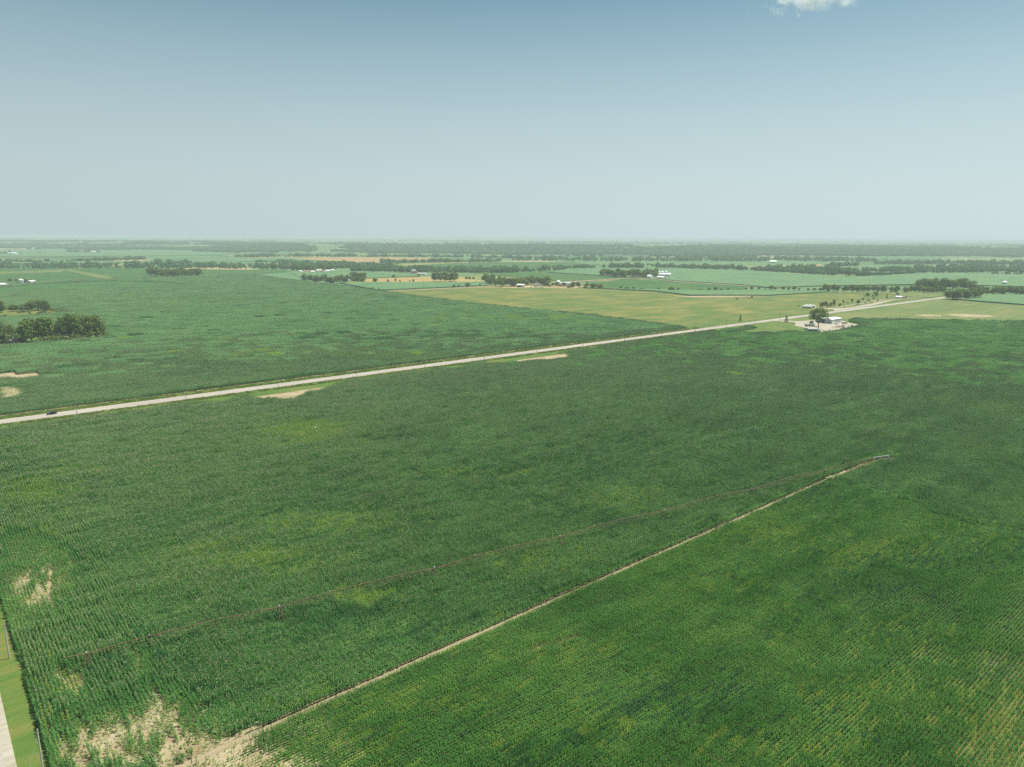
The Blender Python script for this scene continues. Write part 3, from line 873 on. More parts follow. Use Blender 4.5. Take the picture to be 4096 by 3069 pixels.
sheet('path', PX((3070, 1281), (3100, 1279), (3120, 1282.6), (3180, 1285.5), (3182, 1289.5), (3118, 1286), (3085, 1284.5)), 0.22, M['gravel'], 'gravel drive from the county road to the shed yard', 'drive')
sheet('path', PX((3336, 1242), (3352, 1246), (3395, 1238), (3500, 1221), (3580, 1200), (3640, 1192.5), (3580, 1197.5), (3490, 1214), (3395, 1232.5), (3300, 1233), (3255, 1228), (3258, 1232), (3300, 1236.5), (3330, 1238)), 0.24, M['gravel'], 'white gravel drive through the young trees to the trailers', 'drive')
for q in range(3):
    a = [(3345, 1226, 60), (3400, 1216, 75), (3470, 1205, 70)][q]
    sheet('path', PX((a[0], a[1] + 3), (a[0] + a[2], a[1] - 6), (a[0] + a[2] + 6, a[1] - 5), (a[0] + 10, a[1] + 4)), 0.23, M['gravel'], 'pale bare strip between rows of young trees, ' + ['nearest the trailers', 'midway along the rows', 'farthest from the trailers'][q], 'path')
# the middle distance beyond the hedgerows
field('bean_field', 'soy', PX((2310, 1139), (2516, 1115.5), (2700, 1128.5), (2965, 1144.5), (2990, 1152), (2960, 1163), (2780, 1162.5), (2560, 1159), (2420, 1154)), 0.8, 'dark bean field below the lane to the big farm', 'beans')
sheet('path', PX((2219, 1132), (2240, 1129), (2516, 1113.2), (2600, 1113.2), (2700, 1126.4), (2965, 1142.4), (3140, 1155), (3140, 1157), (2965, 1144.6), (2700, 1128.8), (2600, 1115.6), (2516, 1115.4), (2300, 1130)), 0.9, M['dirt'], 'pale lane running to the big farm with three bins', 'lane')
field('bean_field', 'soy', PX((2048, 1094), (2180, 1092.5), (2300, 1098), (2480, 1111), (2516, 1113), (2240, 1128), (2190, 1120), (2048, 1108), (1960, 1102)), 0.8, 'dark bean field left of the big farm', 'beans')
field('corn_field', 'canopy', PX((2190, 1091), (2400, 1074), (2640, 1078), (2760, 1079), (3072, 1089), (3340, 1106), (3400, 1110), (3660, 1096), (4150, 1093), (4400, 1095), (4400, 1160), (3800, 1140), (3700, 1140), (3290, 1146), (3072, 1153), (2965, 1142), (2700, 1126), (2600, 1113), (2516, 1112), (2300, 1097.5)), 2.2, 'wide pale corn field behind the big farm', 'corn')
field('corn_field', 'canopy', PX((3805, 1199), (3850, 1203), (4096, 1222), (4500, 1255), (4500, 1180), (4096, 1181), (3924, 1181), (3924, 1197)), 2.2, 'corn field right of the crossroads', 'corn')
field('stubble_field', 'stubble', PX((1145, 1033), (1340, 1029.8), (1560, 1029.8), (1765, 1033), (1792, 1036), (1640, 1041), (1500, 1052), (1400, 1049), (1280, 1042)), 0.3, 'orange stubble field in the middle distance', 'stubble')
field('stubble_field', 'hay', PX((1290, 1049), (1496, 1053), (1600, 1060), (1400, 1060)), 0.35, 'pale cut strip below the orange stubble', 'stubble')
field('stubble_field', 'stubble', PX((3072, 1062), (3290, 1059), (3280, 1066), (3100, 1072), (2990, 1070)), 0.3, 'reddish stubble field above the wide corn field', 'stubble')
field('stubble_field', 'hay', PX((320, 1010), (600, 1008), (800, 1006), (820, 1009), (560, 1016), (350, 1016)), 0.4, 'pale mown field far off on the left', 'hay')
field('bean_field', 'soy', PX((1600, 1066), (1840, 1052), (2048, 1048), (2300, 1049), (2360, 1062), (2160, 1072), (1900, 1072)), 0.7, 'green bean field in front of the far treeline', 'beans')
field('corn_field', 'canopy', PX((-300, 1045), (180, 1046), (600, 1046), (900, 1035), (1140, 1032), (1280, 1044), (1024, 1047), (740, 1053), (-300, 1056)), 2.0, 'pale field between the two far treelines on the left', 'corn')
field('corn_field', 'canopy', PX((-300, 1004), (100, 1000), (700, 999), (1150, 1003), (1140, 1010), (850, 1022), (560, 1026), (-300, 1028)), 2.0, 'pale hazy corn field far off on the left', 'corn')
field('corn_field', 'canopy', PX((1240, 1008), (1750, 1006), (2250, 1016), (2740, 1022), (2700, 1024.5), (2048, 1020), (1500, 1013)), 2.0, 'thin pale field at the foot of the bluffs', 'corn')

sheet('grass', GROVE_LOW, 0.08, M['verge'], 'rough grass under the near grove at the left edge', 'grass')
sheet('grass', GROVE_UP, 0.08, M['pasture'], 'rough pale grass round the low thicket on the left', 'grass')
# ------------------------------------------------------------------ trees
def crown_mesh(name, r, mat, nb=12, per=42, leaf=0.075, shape='round', zc=0.62, rz=0.36, rxy=0.40):
    V, F = [], []
    blobs = []
    for i in range(nb):
        if shape == 'round':
            a, q = r.uniform(0, 6.28), r.uniform(0.15, 1) ** 0.6
            zz = r.uniform(-1, 1)
            s = math.sqrt(max(0.05, 1 - zz * zz))
            blobs.append((q * s * rxy * .72 * math.cos(a), q * s * rxy * .72 * math.sin(a), zc + rz * .74 * zz, r.uniform(.12, .20)))
        elif shape == 'low':
            a, q = r.uniform(0, 6.28), r.uniform(0, 1) ** 0.5
            blobs.append((q * rxy * .75 * math.cos(a), q * rxy * .75 * math.sin(a), r.uniform(.22, .78) * (1 - .35 * q), r.uniform(.16, .24)))
        elif shape == 'tall':
            z = r.uniform(0.2, 0.93)
            a = r.uniform(0, 6.28)
            w = rxy * .7 * math.sin(math.pi * min(1, (z - .05) * 1.05)) ** .7
            q = r.uniform(.2, 1)
            blobs.append((q * w * math.cos(a), q * w * math.sin(a), z, r.uniform(.09, .15)))
        else:       # spruce: whorls of drooping boughs
            z = 0.10 + 0.86 * i / nb
            blobs.append((0, 0, z, rxy * (1.03 - z) ** 0.9))
    for bx, by, bz, br in blobs:
        for _ in range(per):
            if shape == 'cone':
                a = r.uniform(0, 6.28)
                q = br * r.uniform(.25, 1) ** .5
                p = Vector((q * math.cos(a), q * math.sin(a), bz - q * .42 + r.normal(0, .012)))
                nrm = Vector((math.cos(a) * .5, math.sin(a) * .5, 1))
            else:
                d = Vector(r.normal(0, 1, 3)).normalized()
                if d.z < -.2: d.z *= .5
                p = Vector((bx, by, bz)) + d * br * r.uniform(.55, 1.08)
                nrm = d + Vector(r.normal(0, .55, 3))
            nrm.normalize()
            t = nrm.cross(Vector(r.normal(0, 1, 3)))
            t.normalize()
            u = nrm.cross(t)
            l = leaf * r.uniform(.7, 1.3)
            b = len(V)
            V += [tuple(p + t * l * .5), tuple(p + u * l * .36), tuple(p - t * l * .5), tuple(p - u * l * .36)]
            F.append((b, b + 1, b + 2, b + 3))
    return mesh_of(name, V, F, [mat])

def trunk_mesh(name, r, kind):
    m = MB()
    if kind == 'cone':
        m.tube([(0, 0, 0), (0, 0, .5), (0, 0, .97)], .022, 6, .004)
    elif kind == 'low':
        for i in range(4):
            a = r.uniform(0, 6.28)
            m.tube([(0.03 * math.cos(a), 0.03 * math.sin(a), 0), (.12 * math.cos(a), .12 * math.sin(a), .3), (.2 * math.cos(a), .2 * math.sin(a), .55)], .022, 5, .006)
    else:
        m.tube([(0, 0, 0), (.01, .005, .2), (.0, .01, .42), (.02, 0, .72)], .030, 7, .008)
        for i in range(5):
            a = 2 * math.pi * i / 5 + r.uniform(0, 1)
            z = r.uniform(.24, .42)
            q = r.uniform(.18, .28)
            m.tube([(0, 0, z), (q * .5 * math.cos(a), q * .5 * math.sin(a), z + .13), (q * math.cos(a), q * math.sin(a), z + .28)], .015, 5, .004)
    return mesh_of(name, m.v, m.f, [M['bark']])

tr = np.random.default_rng(5)
KIND = {}
def mk(kind, n, mat, nb, per, leaf, shape, **k):
    KIND[kind] = [(crown_mesh(kind + '_crown', tr, M[mat], nb, per, leaf, shape, **k), trunk_mesh(kind + '_trunk', tr, shape)) for _ in range(n)]
mk('deciduous_tree', 6, 'leaf_a', 24, 44, .085, 'round', zc=.53, rz=.45, rxy=.44)
mk('cottonwood_tree', 3, 'leaf_a', 22, 40, .075, 'round', zc=.58, rz=.42, rxy=.34)
mk('willow_tree', 2, 'leaf_b', 24, 46, .08, 'round', zc=.50, rz=.48, rxy=.46)
mk('spreading_tree', 2, 'leaf_a', 30, 44, .06, 'round', zc=.64, rz=.33, rxy=.54)
mk('shrub', 3, 'leaf_a', 9, 42, .12, 'low', rxy=.55)
mk('pale_shrub', 2, 'leaf_b', 9, 42, .12, 'low', rxy=.55)
mk('poplar_tree', 1, 'leaf_a', 14, 34, .06, 'tall', rxy=.16)
mk('spruce_tree', 2, 'leaf_c', 13, 44, .075, 'cone', rxy=.30)
TREES = []          # (object, px, row)
def add_tree(kind, px, py, hpx, wpx=None, row=None, jitter=True, xy=None):
    x, y = G(px, py) if xy is None else xy
    s = math.sqrt(x * x + y * y + CAM_H ** 2) / FPX
    h = hpx * s
    base_w = {'spruce_tree': .55, 'poplar_tree': .34, 'cottonwood_tree': .72, 'spreading_tree': 1.05, 'shrub': 1.15, 'pale_shrub': 1.15, 'willow_tree': .95}.get(kind, .84)
    w = h if wpx is None else wpx * s / base_w
    crown, trunk = random.choice(KIND[kind])
    e = empty(kind, (x, y, float(terrain(np.array([x]), np.array([y]))[0])), random.uniform(0, 6.28))
    e.scale = (w, w, h)
    link('crown', crown, e)
    link('trunk', trunk, e)
    TREES.append((e, px, row, kind))
    return e
def tree_row(row, pts, n, hpx, kinds, depth=4.0, wfac=(0.85, 1.25)):
    """n trees scattered along a line of photo points"""
    pts = np.array(pts, float)
    seg = np.hypot(*np.diff(pts, axis=0).T)
    cum = np.concatenate([[0], np.cumsum(seg)])
    for i in range(n):
        t = (i + .5 + random.uniform(-.38, .38)) / n * cum[-1]
        px, py = np.interp(t, cum, pts[:, 0]), np.interp(t, cum, pts[:, 1])
        h = random.uniform(*hpx)
        py -= random.random() ** 1.5 * depth
        k = random.choice(kinds)
        add_tree(k, px, py, h if 'shrub' not in k else h * .55, h * random.uniform(*wfac), row)

D_, C_, W_, SH, PS, SP = 'deciduous_tree', 'cottonwood_tree', 'willow_tree', 'shrub', 'pale_shrub', 'spruce_tree'
# the near grove on the left edge
R1 = 'in the near grove at the left edge'
for k, px, py, h, w in [(W_, 12, 1377, 76, 78), (D_, 46, 1360, 44, 40), (PS, 66, 1372, 26, 34), (D_, 102, 1374, 64, 66), (D_, 128, 1369, 82, 72), (D_, 176, 1366, 86, 76), (D_, 205, 1362, 78, 62),
                        (PS, 168, 1374, 30, 40), (SH, 212, 1371, 36, 50), (C_, 252, 1361, 76, 48), (C_, 282, 1358, 84, 56), (C_, 306, 1359, 86, 54), (C_, 336, 1356, 82, 54), (C_, 362, 1354, 80, 54),
                        (C_, 386, 1353, 76, 52), (D_, 408, 1351, 62, 44), (PS, 284, 1364, 30, 52), (SH, 248, 1368, 26, 36), (SH, 345, 1356, 40, 50), (SH, 385, 1355, 44, 56), (SH, 316, 1361, 26, 36), (D_, -22, 1380, 60, 60)]:
    add_tree(k, px, py, h, w, R1)
R2 = 'in the thicket above the near grove'
for k, px, py, h, w in [(D_, 4, 1252, 40, 34), (D_, 50, 1247, 24, 32), (D_, 66, 1246, 22, 28), (SP, 88, 1245, 24, 18), (D_, 112, 1246, 30, 30), (D_, 128, 1245, 38, 34), (D_, 152, 1243, 38, 38), (D_, 180, 1243, 36, 38), (D_, 192, 1243, 28, 24),
                        (SH, 218, 1247, 17, 26), (PS, 238, 1255, 14, 24), (PS, 90, 1252, 11, 34), (PS, 172, 1257, 14, 40), (SH, 117, 1256, 10, 14), (SH, 196, 1254, 10, 12), (SH, 145, 1264, 9, 14), (SH, 182, 1261, 9, 20), (SH, 10, 1271, 10, 24), (SH, 22, 1271, 12, 24)]:
    add_tree(k, px, py, h, w, R2)
tree_row('in the oval grove by the beans', [(596, 1108), (660, 1111.5), (720, 1110), (770, 1107), (806, 1105)], 15, (27, 34), [D_, D_, W_], 5)
tree_row('round the low roofed farmstead', [(1166, 1091), (1240, 1089), (1290, 1086), (1336, 1086)], 14, (22, 30), [D_], 8)
tree_row('in the windbreak left of the wheat', [(1216, 1127), (1260, 1131), (1320, 1138), (1380, 1134), (1460, 1132)], 20, (20, 30), [D_, D_, W_], 10)
tree_row('behind the windbreak by the wheat', [(1405, 1116), (1462, 1116)], 5, (22, 28), [D_], 3)
tree_row('in the clump before the wheat', [(1728, 1131), (1760, 1131), (1800, 1131), (1830, 1129)], 8, (34, 42), [C_, C_, D_], 3, (.7, .95))
tree_row('round the red roofed house', [(1936, 1136), (1990, 1147), (2040, 1150), (2075, 1146), (2130, 1143), (2200, 1148)], 24, (26, 38), [D_], 10)
tree_row('in the hedge right of the red roof', [(2178, 1147), (2230, 1149), (2300, 1153), (2416, 1156)], 17, (15, 26), [D_, D_, SH], 3, (.95, 1.4))
tree_row('in the gappy hedge below the beans', [(2440, 1156), (2480, 1157), (2520, 1160), (2630, 1163), (2730, 1165)], 13, (10, 18), [D_, SH, D_], 2, (1.0, 1.6))
tree_row('in the gappy hedge above the pasture', [(2752, 1166), (2870, 1165), (2960, 1162), (3070, 1160), (3180, 1163), (3286, 1167)], 22, (9, 16), [D_, SH, D_], 2, (1.0, 1.6))
tree_row('in the grove beside the three bins', [(2398, 1108), (2460, 1112), (2520, 1113), (2600, 1114), (2628, 1116)], 20, (24, 36), [D_], 8)
tree_row('in the treeline by the crossroads', [(3292, 1168), (3400, 1169), (3560, 1171), (3700, 1174), (3776, 1174)], 28, (20, 28), [D_], 4)
tree_row('in the wood beyond the crossroads treeline', [(3672, 1156), (3740, 1158), (3800, 1160), (3896, 1168)], 15, (30, 40), [D_], 8)
tree_row('in the clump right of the crossroads', [(3790, 1199), (3850, 1202), (3918, 1196)], 12, (28, 36), [D_, C_], 8)
tree_row('in the treeline at the right edge', [(3920, 1182), (4000, 1181), (4096, 1182), (4130, 1182)], 12, (24, 32), [D_], 4)
R3 = 'among the plantings by the white trailers'
for k, px, py, h, w in [(D_, 3283, 1231, 20, 16), (D_, 3291, 1229, 20, 14), (D_, 3302, 1225, 19, 19), (C_, 3322, 1229, 18, 16), (C_, 3335, 1229, 28, 15), (W_, 3311, 1230, 10, 12), (D_, 3359, 1228, 14, 14), (D_, 3373, 1214, 12, 9), (SH, 3389, 1213, 8, 12), (D_, 3408, 1210, 14, 10),
                        (D_, 3433, 1217, 17, 17), (D_, 3451, 1204, 12, 8), (SH, 3462, 1214, 8, 10), (D_, 3476, 1208, 9, 10), (SH, 3467, 1202, 7, 9), (D_, 3494, 1199, 10, 9), (SH, 3487, 1213, 8, 10), (D_, 3510, 1206, 9, 8), (SH, 3280, 1235, 7, 9), (SH, 3376, 1227, 5, 6)]:
    add_tree(k, px, py, h, w, R3)
R4 = 'dotted along the middle distance lanes'
for k, px, py, h, w in [(SH, 1348, 1143, 9, 16), (SH, 1421, 1151, 8, 11), (SH, 1464, 1156, 10, 10), (SH, 1477, 1158, 11, 10), (SH, 1491, 1159, 13, 16), (SH, 1524, 1164, 10, 16), (SH, 1516, 1163, 14, 9), (D_, 1501, 1131, 18, 26), (D_, 1552, 1131, 14, 13), (D_, 1582, 1128, 16, 9),
                        (D_, 1600, 1131, 11, 9), (D_, 1575, 1113, 14, 15), (SH, 1588, 1113, 8, 9), (D_, 1654, 1130, 14, 11), (D_, 1640, 1129, 9, 7), (D_, 1695, 1131, 7, 6), (D_, 1674, 1108, 11, 14), (D_, 1817, 1151, 14, 13), (D_, 1835, 1150, 12, 9), (D_, 1871, 1149, 19, 26),
                        (D_, 1866, 1118, 12, 18), (D_, 1878, 1119, 13, 16), (D_, 1894, 1120, 13, 13), (SH, 1905, 1131, 10, 8), (D_, 1920, 1145, 12, 10), (D_, 3470, 1188, 16, 20), (D_, 3504, 1187, 19, 20), (SH, 3492, 1186, 9, 14), (SP, 3547, 1194, 18, 10), (D_, 3589, 1190, 19, 16), (SH, 3620, 1193, 10, 14),
                        (SH, 2947, 1200, 9, 14), (D_, 3007, 1196, 13, 9), (SH, 2998, 1196, 7, 7), (SH, 3195, 1227, 6, 10), (SH, 3160, 1226, 4, 6)]:
    add_tree(k, px, py, h, w, R4)
big = add_tree('spreading_tree', 3273, 1318, 80, 88)
tag(big, 'big spreading tree standing alone in the gravel yard', 'tree')
t_ = add_tree(SP, 2961, 1285, 27, 16); tag(t_, 'dark narrow evergreen on the far verge of the county road', 'tree')
t_ = add_tree(SP, 3145, 1290, 30, 18); tag(t_, 'dark conical spruce beside the drive to the gravel yard', 'tree')
t_ = add_tree('poplar_tree', 40, 1019, 17, 6); tag(t_, 'tall narrow poplar in front of the far white barn on the left', 'tree')
t_ = add_tree(SP, 1384, 1127, 15, 8); tag(t_, 'dark pointed spruce behind the small white house left of centre', 'tree')
for px, py, h in [(3, 1018, 9), (13, 1017, 6), (24, 1017, 9), (83, 1016, 5), (150, 1013, 4), (160, 1012, 5), (42, 1130, 15), (68, 1131, 13), (104, 1133, 14), (128, 1134, 13)]:
    add_tree(D_, px, py, h, h * 1.2, 'beside the hazy barns on the far left' if py < 1050 else 'beside the grain bin at the left edge')

ONES = ['first', 'second', 'third', 'fourth', 'fifth', 'sixth', 'seventh', 'eighth', 'ninth', 'tenth', 'eleventh', 'twelfth', 'thirteenth', 'fourteenth', 'fifteenth', 'sixteenth', 'seventeenth', 'eighteenth', 'nineteenth']
def ordinal(n):
    if n < 20: return ONES[n - 1]
    t = {2: ('twenty', 'twentieth'), 3: ('thirty', 'thirtieth'), 4: ('forty', 'fortieth')}[n // 10]
    return t[1] if n % 10 == 0 else t[0] + '-' + ONES[n % 10 - 1]
def label_rows():
    rows = {}
    for e, px, row, kind in TREES:
        if row: rows.setdefault((row, kind), []).append((px, e))
    adj = {'deciduous_tree': 'leafy tree', 'cottonwood_tree': 'tall narrow tree', 'willow_tree': 'full pale tree', 'shrub': 'dark bush', 'pale_shrub': 'pale bush', 'spruce_tree': 'conical spruce'}
    for (row, kind), l in rows.items():
        l.sort(key=lambda q: q[0])
        for i, (_, e) in enumerate(l):
            a = adj[kind]
            if len(l) == 1: lab = 'only %s %s' % (a, row)
            elif i == 0: lab = 'leftmost %s %s' % (a, row)
            elif i == len(l) - 1: lab = 'rightmost %s %s' % (a, row)
            elif i >= len(l) / 2: lab = '%s %s from the right %s' % (ordinal(len(l) - i), a, row)
            else: lab = '%s %s from the left %s' % (ordinal(i + 1), a, row)
            tag(e, lab, 'bush' if 'shrub' in kind else 'tree', 'trees ' + row)
label_rows()

# far treelines and the wooded bluffs: too many and too small to count
def far_tree_mesh(name, r, n=3, per=60):
    V, F = [], []
    for i in range(n):
        ox, oy = r.uniform(-.7, .7, 2) if n > 1 else (0, 0)
        h = r.uniform(.75, 1.1)
        for _ in range(per):
            d = Vector(r.normal(0, 1, 3)).normalized()
            p = Vector((ox + d.x * .42 * r.uniform(.7, 1), oy + d.y * .42 * r.uniform(.7, 1), h * (.55 + .43 * d.z * r.uniform(.7, 1))))
            nrm = (d + Vector(r.normal(0, .5, 3))).normalized()
            t = nrm.cross(Vector(r.normal(0, 1, 3))).normalized()
            u = nrm.cross(t)
            l = .26 * r.uniform(.7, 1.3)
            b = len(V)
            V += [tuple(p + t * l * .5), tuple(p + u * l * .4), tuple(p - t * l * .5), tuple(p - u * l * .4)]
            F.append((b, b + 1, b + 2, b + 3))
    return mesh_of(name, V, F, [M['leaf_far']])
FAR = make_coll('far_trees', [far_tree_mesh('far_tree', tr, 1, 70) for _ in range(4)] + [far_tree_mesh('far_clump', tr, 4, 60) for _ in range(4)])
def belt(pts, n, h, depth):
    """trees scattered along a line of photo points, depth in photo pixels"""
    pts = np.array(pts, float)
    cum = np.concatenate([[0], np.cumsum(np.hypot(*np.diff(pts, axis=0).T))])
    out = []
    for i in range(int(n * 1.7)):
        t = rng.random() * cum[-1]
        g = vnoise(np.array([t / 14.0]), np.array([n * 1.7]), 5)[0]
        if rng.random() > 0.25 + 1.2 * g: continue
        px, py = np.interp(t, cum, pts[:, 0]), np.interp(t, cum, pts[:, 1])
        x, y = G(px, py - rng.random() * depth)
        out.append((x, y, rng.uniform(*h) * (0.6 + .7 * g)))
    return out
B = []
B += belt([(-150, 1076), (300, 1075), (700, 1074), (1000, 1078), (1165, 1079)], 560, (10, 16), 16)
B += belt([(620, 1060), (750, 1058)], 70, (12, 16), 8)
B += belt([(-150, 1051), (200, 1050), (580, 1040)], 170, (9, 14), 3)
B += belt([(340, 1047), (580, 1038)], 50, (12, 16), 4)
B += belt([(1165, 1074), (1340, 1076), (1420, 1072)], 200, (11, 16), 18)
B += belt([(1410, 1088), (1560, 1089), (1660, 1092), (1728, 1092)], 190, (12, 17), 14)
B += belt([(1340, 1074), (1560, 1082)], 110, (11, 15), 14)
B += belt([(1728, 1092), (1900, 1092), (2048, 1092)], 190, (11, 15), 13)
B += belt([(1524, 1053), (1700, 1053), (2005, 1050)], 210, (11, 16), 6)
B += belt([(1024, 1052), (1280, 1056), (1500, 1062)], 120, (9, 14), 5)
B += belt([(1500, 1066), (1600, 1058)], 30, (9, 12), 4)
B += belt([(1024, 1029), (1400, 1029), (1800, 1031), (2048, 1036)], 480, (12, 17), 6)
B += belt([(940, 1030), (1030, 1031)], 40, (10, 15), 4)
B += belt([(847, 1010), (960, 1015)], 60, (11, 16), 6)
B += belt([(264, 1011), (400, 1011)], 50, (10, 15), 3)
B += belt([(700, 1004), (1024, 1003)], 40, (10, 14), 2)
B += belt([(420, 1002), (700, 1001)], 40, (9, 13), 1)
B += belt([(2048, 1043), (2400, 1047), (2742, 1046), (3072, 1048)], 560, (12, 17), 12)
B += belt([(2742, 1034), (3072, 1044), (3500, 1050)], 340, (12, 17), 12)
B += belt([(2048, 1091), (2120, 1090), (2256, 1080)], 70, (10, 15), 10)
B += belt([(2260, 1076), (2380, 1073)], 40, (9, 12), 4)
B += belt([(2409, 1074), (2576, 1073)], 90, (12, 17), 8)
B += belt([(2590, 1065), (2640, 1072), (2807, 1077)], 90, (11, 15), 6)
B += belt([(2816, 1077), (2920, 1080), (3072, 1088), (3200, 1097), (3340, 1104)], 220, (11, 16), 8)
B += belt([(3072, 1088), (3200, 1088), (3442, 1106)], 240, (13, 18), 16)
B += belt([(3290, 1068), (3430, 1066)], 90, (12, 16), 6)
B += belt([(3430, 1108), (3520, 1106), (3660, 1096)], 110, (11, 15), 6)
B += belt([(3450, 1090), (3640, 1086)], 120, (11, 15), 10)
B += belt([(3660, 1094), (3800, 1093), (3960, 1092), (4200, 1094)], 330, (13, 18), 24)
B += belt([(3500, 1060), (3800, 1058), (4200, 1064)], 300, (13, 18), 8)
B += belt([(3970, 1100), (4090, 1101)], 20, (9, 13), 3)
B = np.array(B)
n = len(B)
instancer('far_treeline', FAR, np.stack([B[:, 0], B[:, 1], terrain(B[:, 0], B[:, 1])], 1), np.stack([np.zeros(n), np.zeros(n), rng.uniform(0, 6.28, n)], 1),
          np.stack([B[:, 2] * rng.uniform(.8, 1.2, n), B[:, 2] * rng.uniform(.8, 1.2, n), B[:, 2]], 1), rng.integers(0, 4, n), 'hedgerow and creek side trees scattered across the far valley', 'trees')
# bluffs
N_ = 60000
yy = rng.uniform(4000, 9500, N_)
xx = rng.uniform(-.85, .85, N_) * yy
y0 = 4300 + np.clip(-xx, 0, 4000) * 0.32
d_ = yy - y0
wood = fbm(xx / 420, yy / 420, 61)
k = (d_ > -350) & (d_ < 2600) & ((wood > 0.58) | ((d_ > 0) & (d_ < np.where(xx < -1300, 600, 1250)) & (wood > 0.38)))
xx, yy = xx[k], yy[k]
n = len(xx)
hh = rng.uniform(11, 18, n)
instancer('bluff_wood', FAR, np.stack([xx, yy, terrain(xx, yy) - .5], 1), np.stack([np.zeros(n), np.zeros(n), rng.uniform(0, 6.28, n)], 1),
          np.stack([hh * 1.3, hh * 1.3, hh], 1), rng.integers(4, 8, n), 'far wood covering the hazy bluffs below the horizon', 'wood')
N_ = 26000
yy = 7000 + 19000 * rng.random(N_) ** 1.4
xx = rng.uniform(-.8, .8, N_) * yy
wood = fbm(xx / 900, yy / 420, 71)
k = wood > 0.64
xx, yy = xx[k], yy[k]
n = len(xx)
hh = rng.uniform(12, 18, n)
instancer('upland_wood', FAR, np.stack([xx, yy, terrain(xx, yy) - .5], 1), np.stack([np.zeros(n), np.zeros(n), rng.uniform(0, 6.28, n)], 1),
          np.stack([hh * 2.0, hh * 2.0, hh], 1), rng.integers(4, 8, n), 'faint strips of wood on the upland at the horizon', 'wood')

# ------------------------------------------------------------------ buildings
def at(px, py, z=0.0):
    x, y = G(px, py)
    return (x, y, z + float(terrain(np.array([x]), np.array([y]))[0]))
def gable(name, label, px, py, w, l, h, rh, yaw, wall='white', roof='roofwhite', doors=(), windows=(), cat='building', chimney=None, group=None, over=0.35):
    """a gabled building: w across (local x), l along the ridge (local y); doors and windows as (side, along, width, bottom, top)"""
    e = empty(name, at(px, py), yaw)
    tag(e, label, cat, group)
    m = MB()
    m.prism([(-w / 2, 0), (w / 2, 0), (w / 2, h), (0, h + rh), (-w / 2, h)], -l / 2, l / 2)
    m.build('wall', M[wall], e)
    r = MB()
    k = rh / (w / 2)
    o, t = over, 0.18
    for s_ in (-1, 1):
        r.prism([(0, h + rh + .03), (s_ * (w / 2 + o), h - k * o + .03), (s_ * (w / 2 + o), h - k * o + t + .03), (0, h + rh + t + .03)], -l / 2 - o, l / 2 + o)
    rf = r.build('roof', M[roof], e)
    if chimney:
        MB().box(-.45, .45, chimney - .45, chimney + .45, h + rh * .4, h + rh + 1.3).build('chimney', M['redwall'], rf)
    def panel(kind, spec, mat, thick):
        side, a, ww, z0, z1 = spec
        b = MB()
        if side in 'ab':
            y = (-l / 2, l / 2)[side == 'b']
            q = (y - thick, y - .003) if side == 'a' else (y + .003, y + thick)
            b.box(a - ww / 2, a + ww / 2, q[0], q[1], z0, z1)
        else:
            x = (-w / 2, w / 2)[side == 'd']
            q = (x - thick, x - .003) if side == 'c' else (x + .003, x + thick)
            b.box(q[0], q[1], a - ww / 2, a + ww / 2, z0, z1)
        return b.build(kind, M[mat], e)
    for d in doors: panel('door', d[:5], d[5] if len(d) > 5 else 'dark', .08)
    for d in windows: panel('window', d[:5], 'glass', .06)
    return e
def bin_(label, px, py, d, h, group=None, wall='silver'):
    e = empty('grain_bin', at(px, py), 0.4)
    tag(e, label, 'grain bin', group)
    m = MB()
    prof = []
    n = max(6, int(h / 1.1))
    for i in range(n + 1):
        z = h * i / n
        prof += [(d / 2 + (.03 if i % 2 else -.03), z)]
    m.lathe(prof, 24).build('wall', M[wall], e)
    MB().lathe([(d / 2 + .15, h + .01), (d * .06, h + d * .24), (d * .06, h + d * .24 + .5), (.05, h + d * .24 + .6)], 24).build('roof', M['roofwhite'], e)
    MB().box(-.6, .6, -d / 2 - .12, -d / 2 + .04, .3, 2.3).build('door', M['greyroof'], e)
    MB().tube([(d / 2 + .12, .4, .2), (d / 2 + .12, .4, h)], .06, 5).build('ladder', M['silver'], e)
    return e
Y0 = PHI - math.pi / 2          # local y along u

gable('metal_shed', 'big white roofed metal shed behind the spreading tree', 3322, 1291, 15, 25, 5.0, .9, Y0, 'greywall', 'roofwhite',
      doors=[('d', -9.5, 2.6, 0.1, 4.0, 'white'), ('d', 4, 4.2, .1, 4.2, 'greyroof'), ('a', -3.2, 4.6, .1, 4.2, 'dark'), ('a', 3.6, 4.4, .1, 4.2, 'greyroof')], windows=[('d', -2, 1.4, 2.2, 3.3)])
e = empty('fuel_tank', at(3238, 1308), Y0 - .75); tag(e, 'dark horizontal fuel tank on a skid left of the spreading tree', 'tank')
MB().tube([(0, -5.2, 2.2), (0, -5, 2.3), (0, 5, 2.3), (0, 5.2, 2.2)], 1.25, 16).build('tank_shell', M['tank'], e, smooth=False)
for q in (-3.4, 0, 3.4): MB().box(-1.2, 1.2, q - .2, q + .2, 0, 1.35).build('saddle', M['greyroof'], e)
MB().box(-1.4, 1.4, 5.3, 8.6, .5, 1.3).build('trailer_bed', M['greyroof'], e)
for q in range(2):
    e = empty('upright_tank', at(3241 + 8 * q, 1301 - q), 0); tag(e, ['left', 'right'][q] + ' black upright tank behind the fuel tank in the yard', 'tank', 'upright tanks in the yard')
    MB().lathe([(1.15, 0), (1.15, 4.2), (1.0, 4.6), (.3, 4.9)], 18).build('tank_shell', M['tank'], e)
    MB().lathe([(.3, 4.9), (.3, 5.1)], 12).build('lid', M['dark'], e)
e = empty('container', at(3256, 1326), Y0 - .95); tag(e, 'green storage container with a white roof at the yard edge', 'container')
MB().box(-1.25, 1.25, -5.8, 5.8, .05, 2.5).build('wall', M['greenbox'], e)
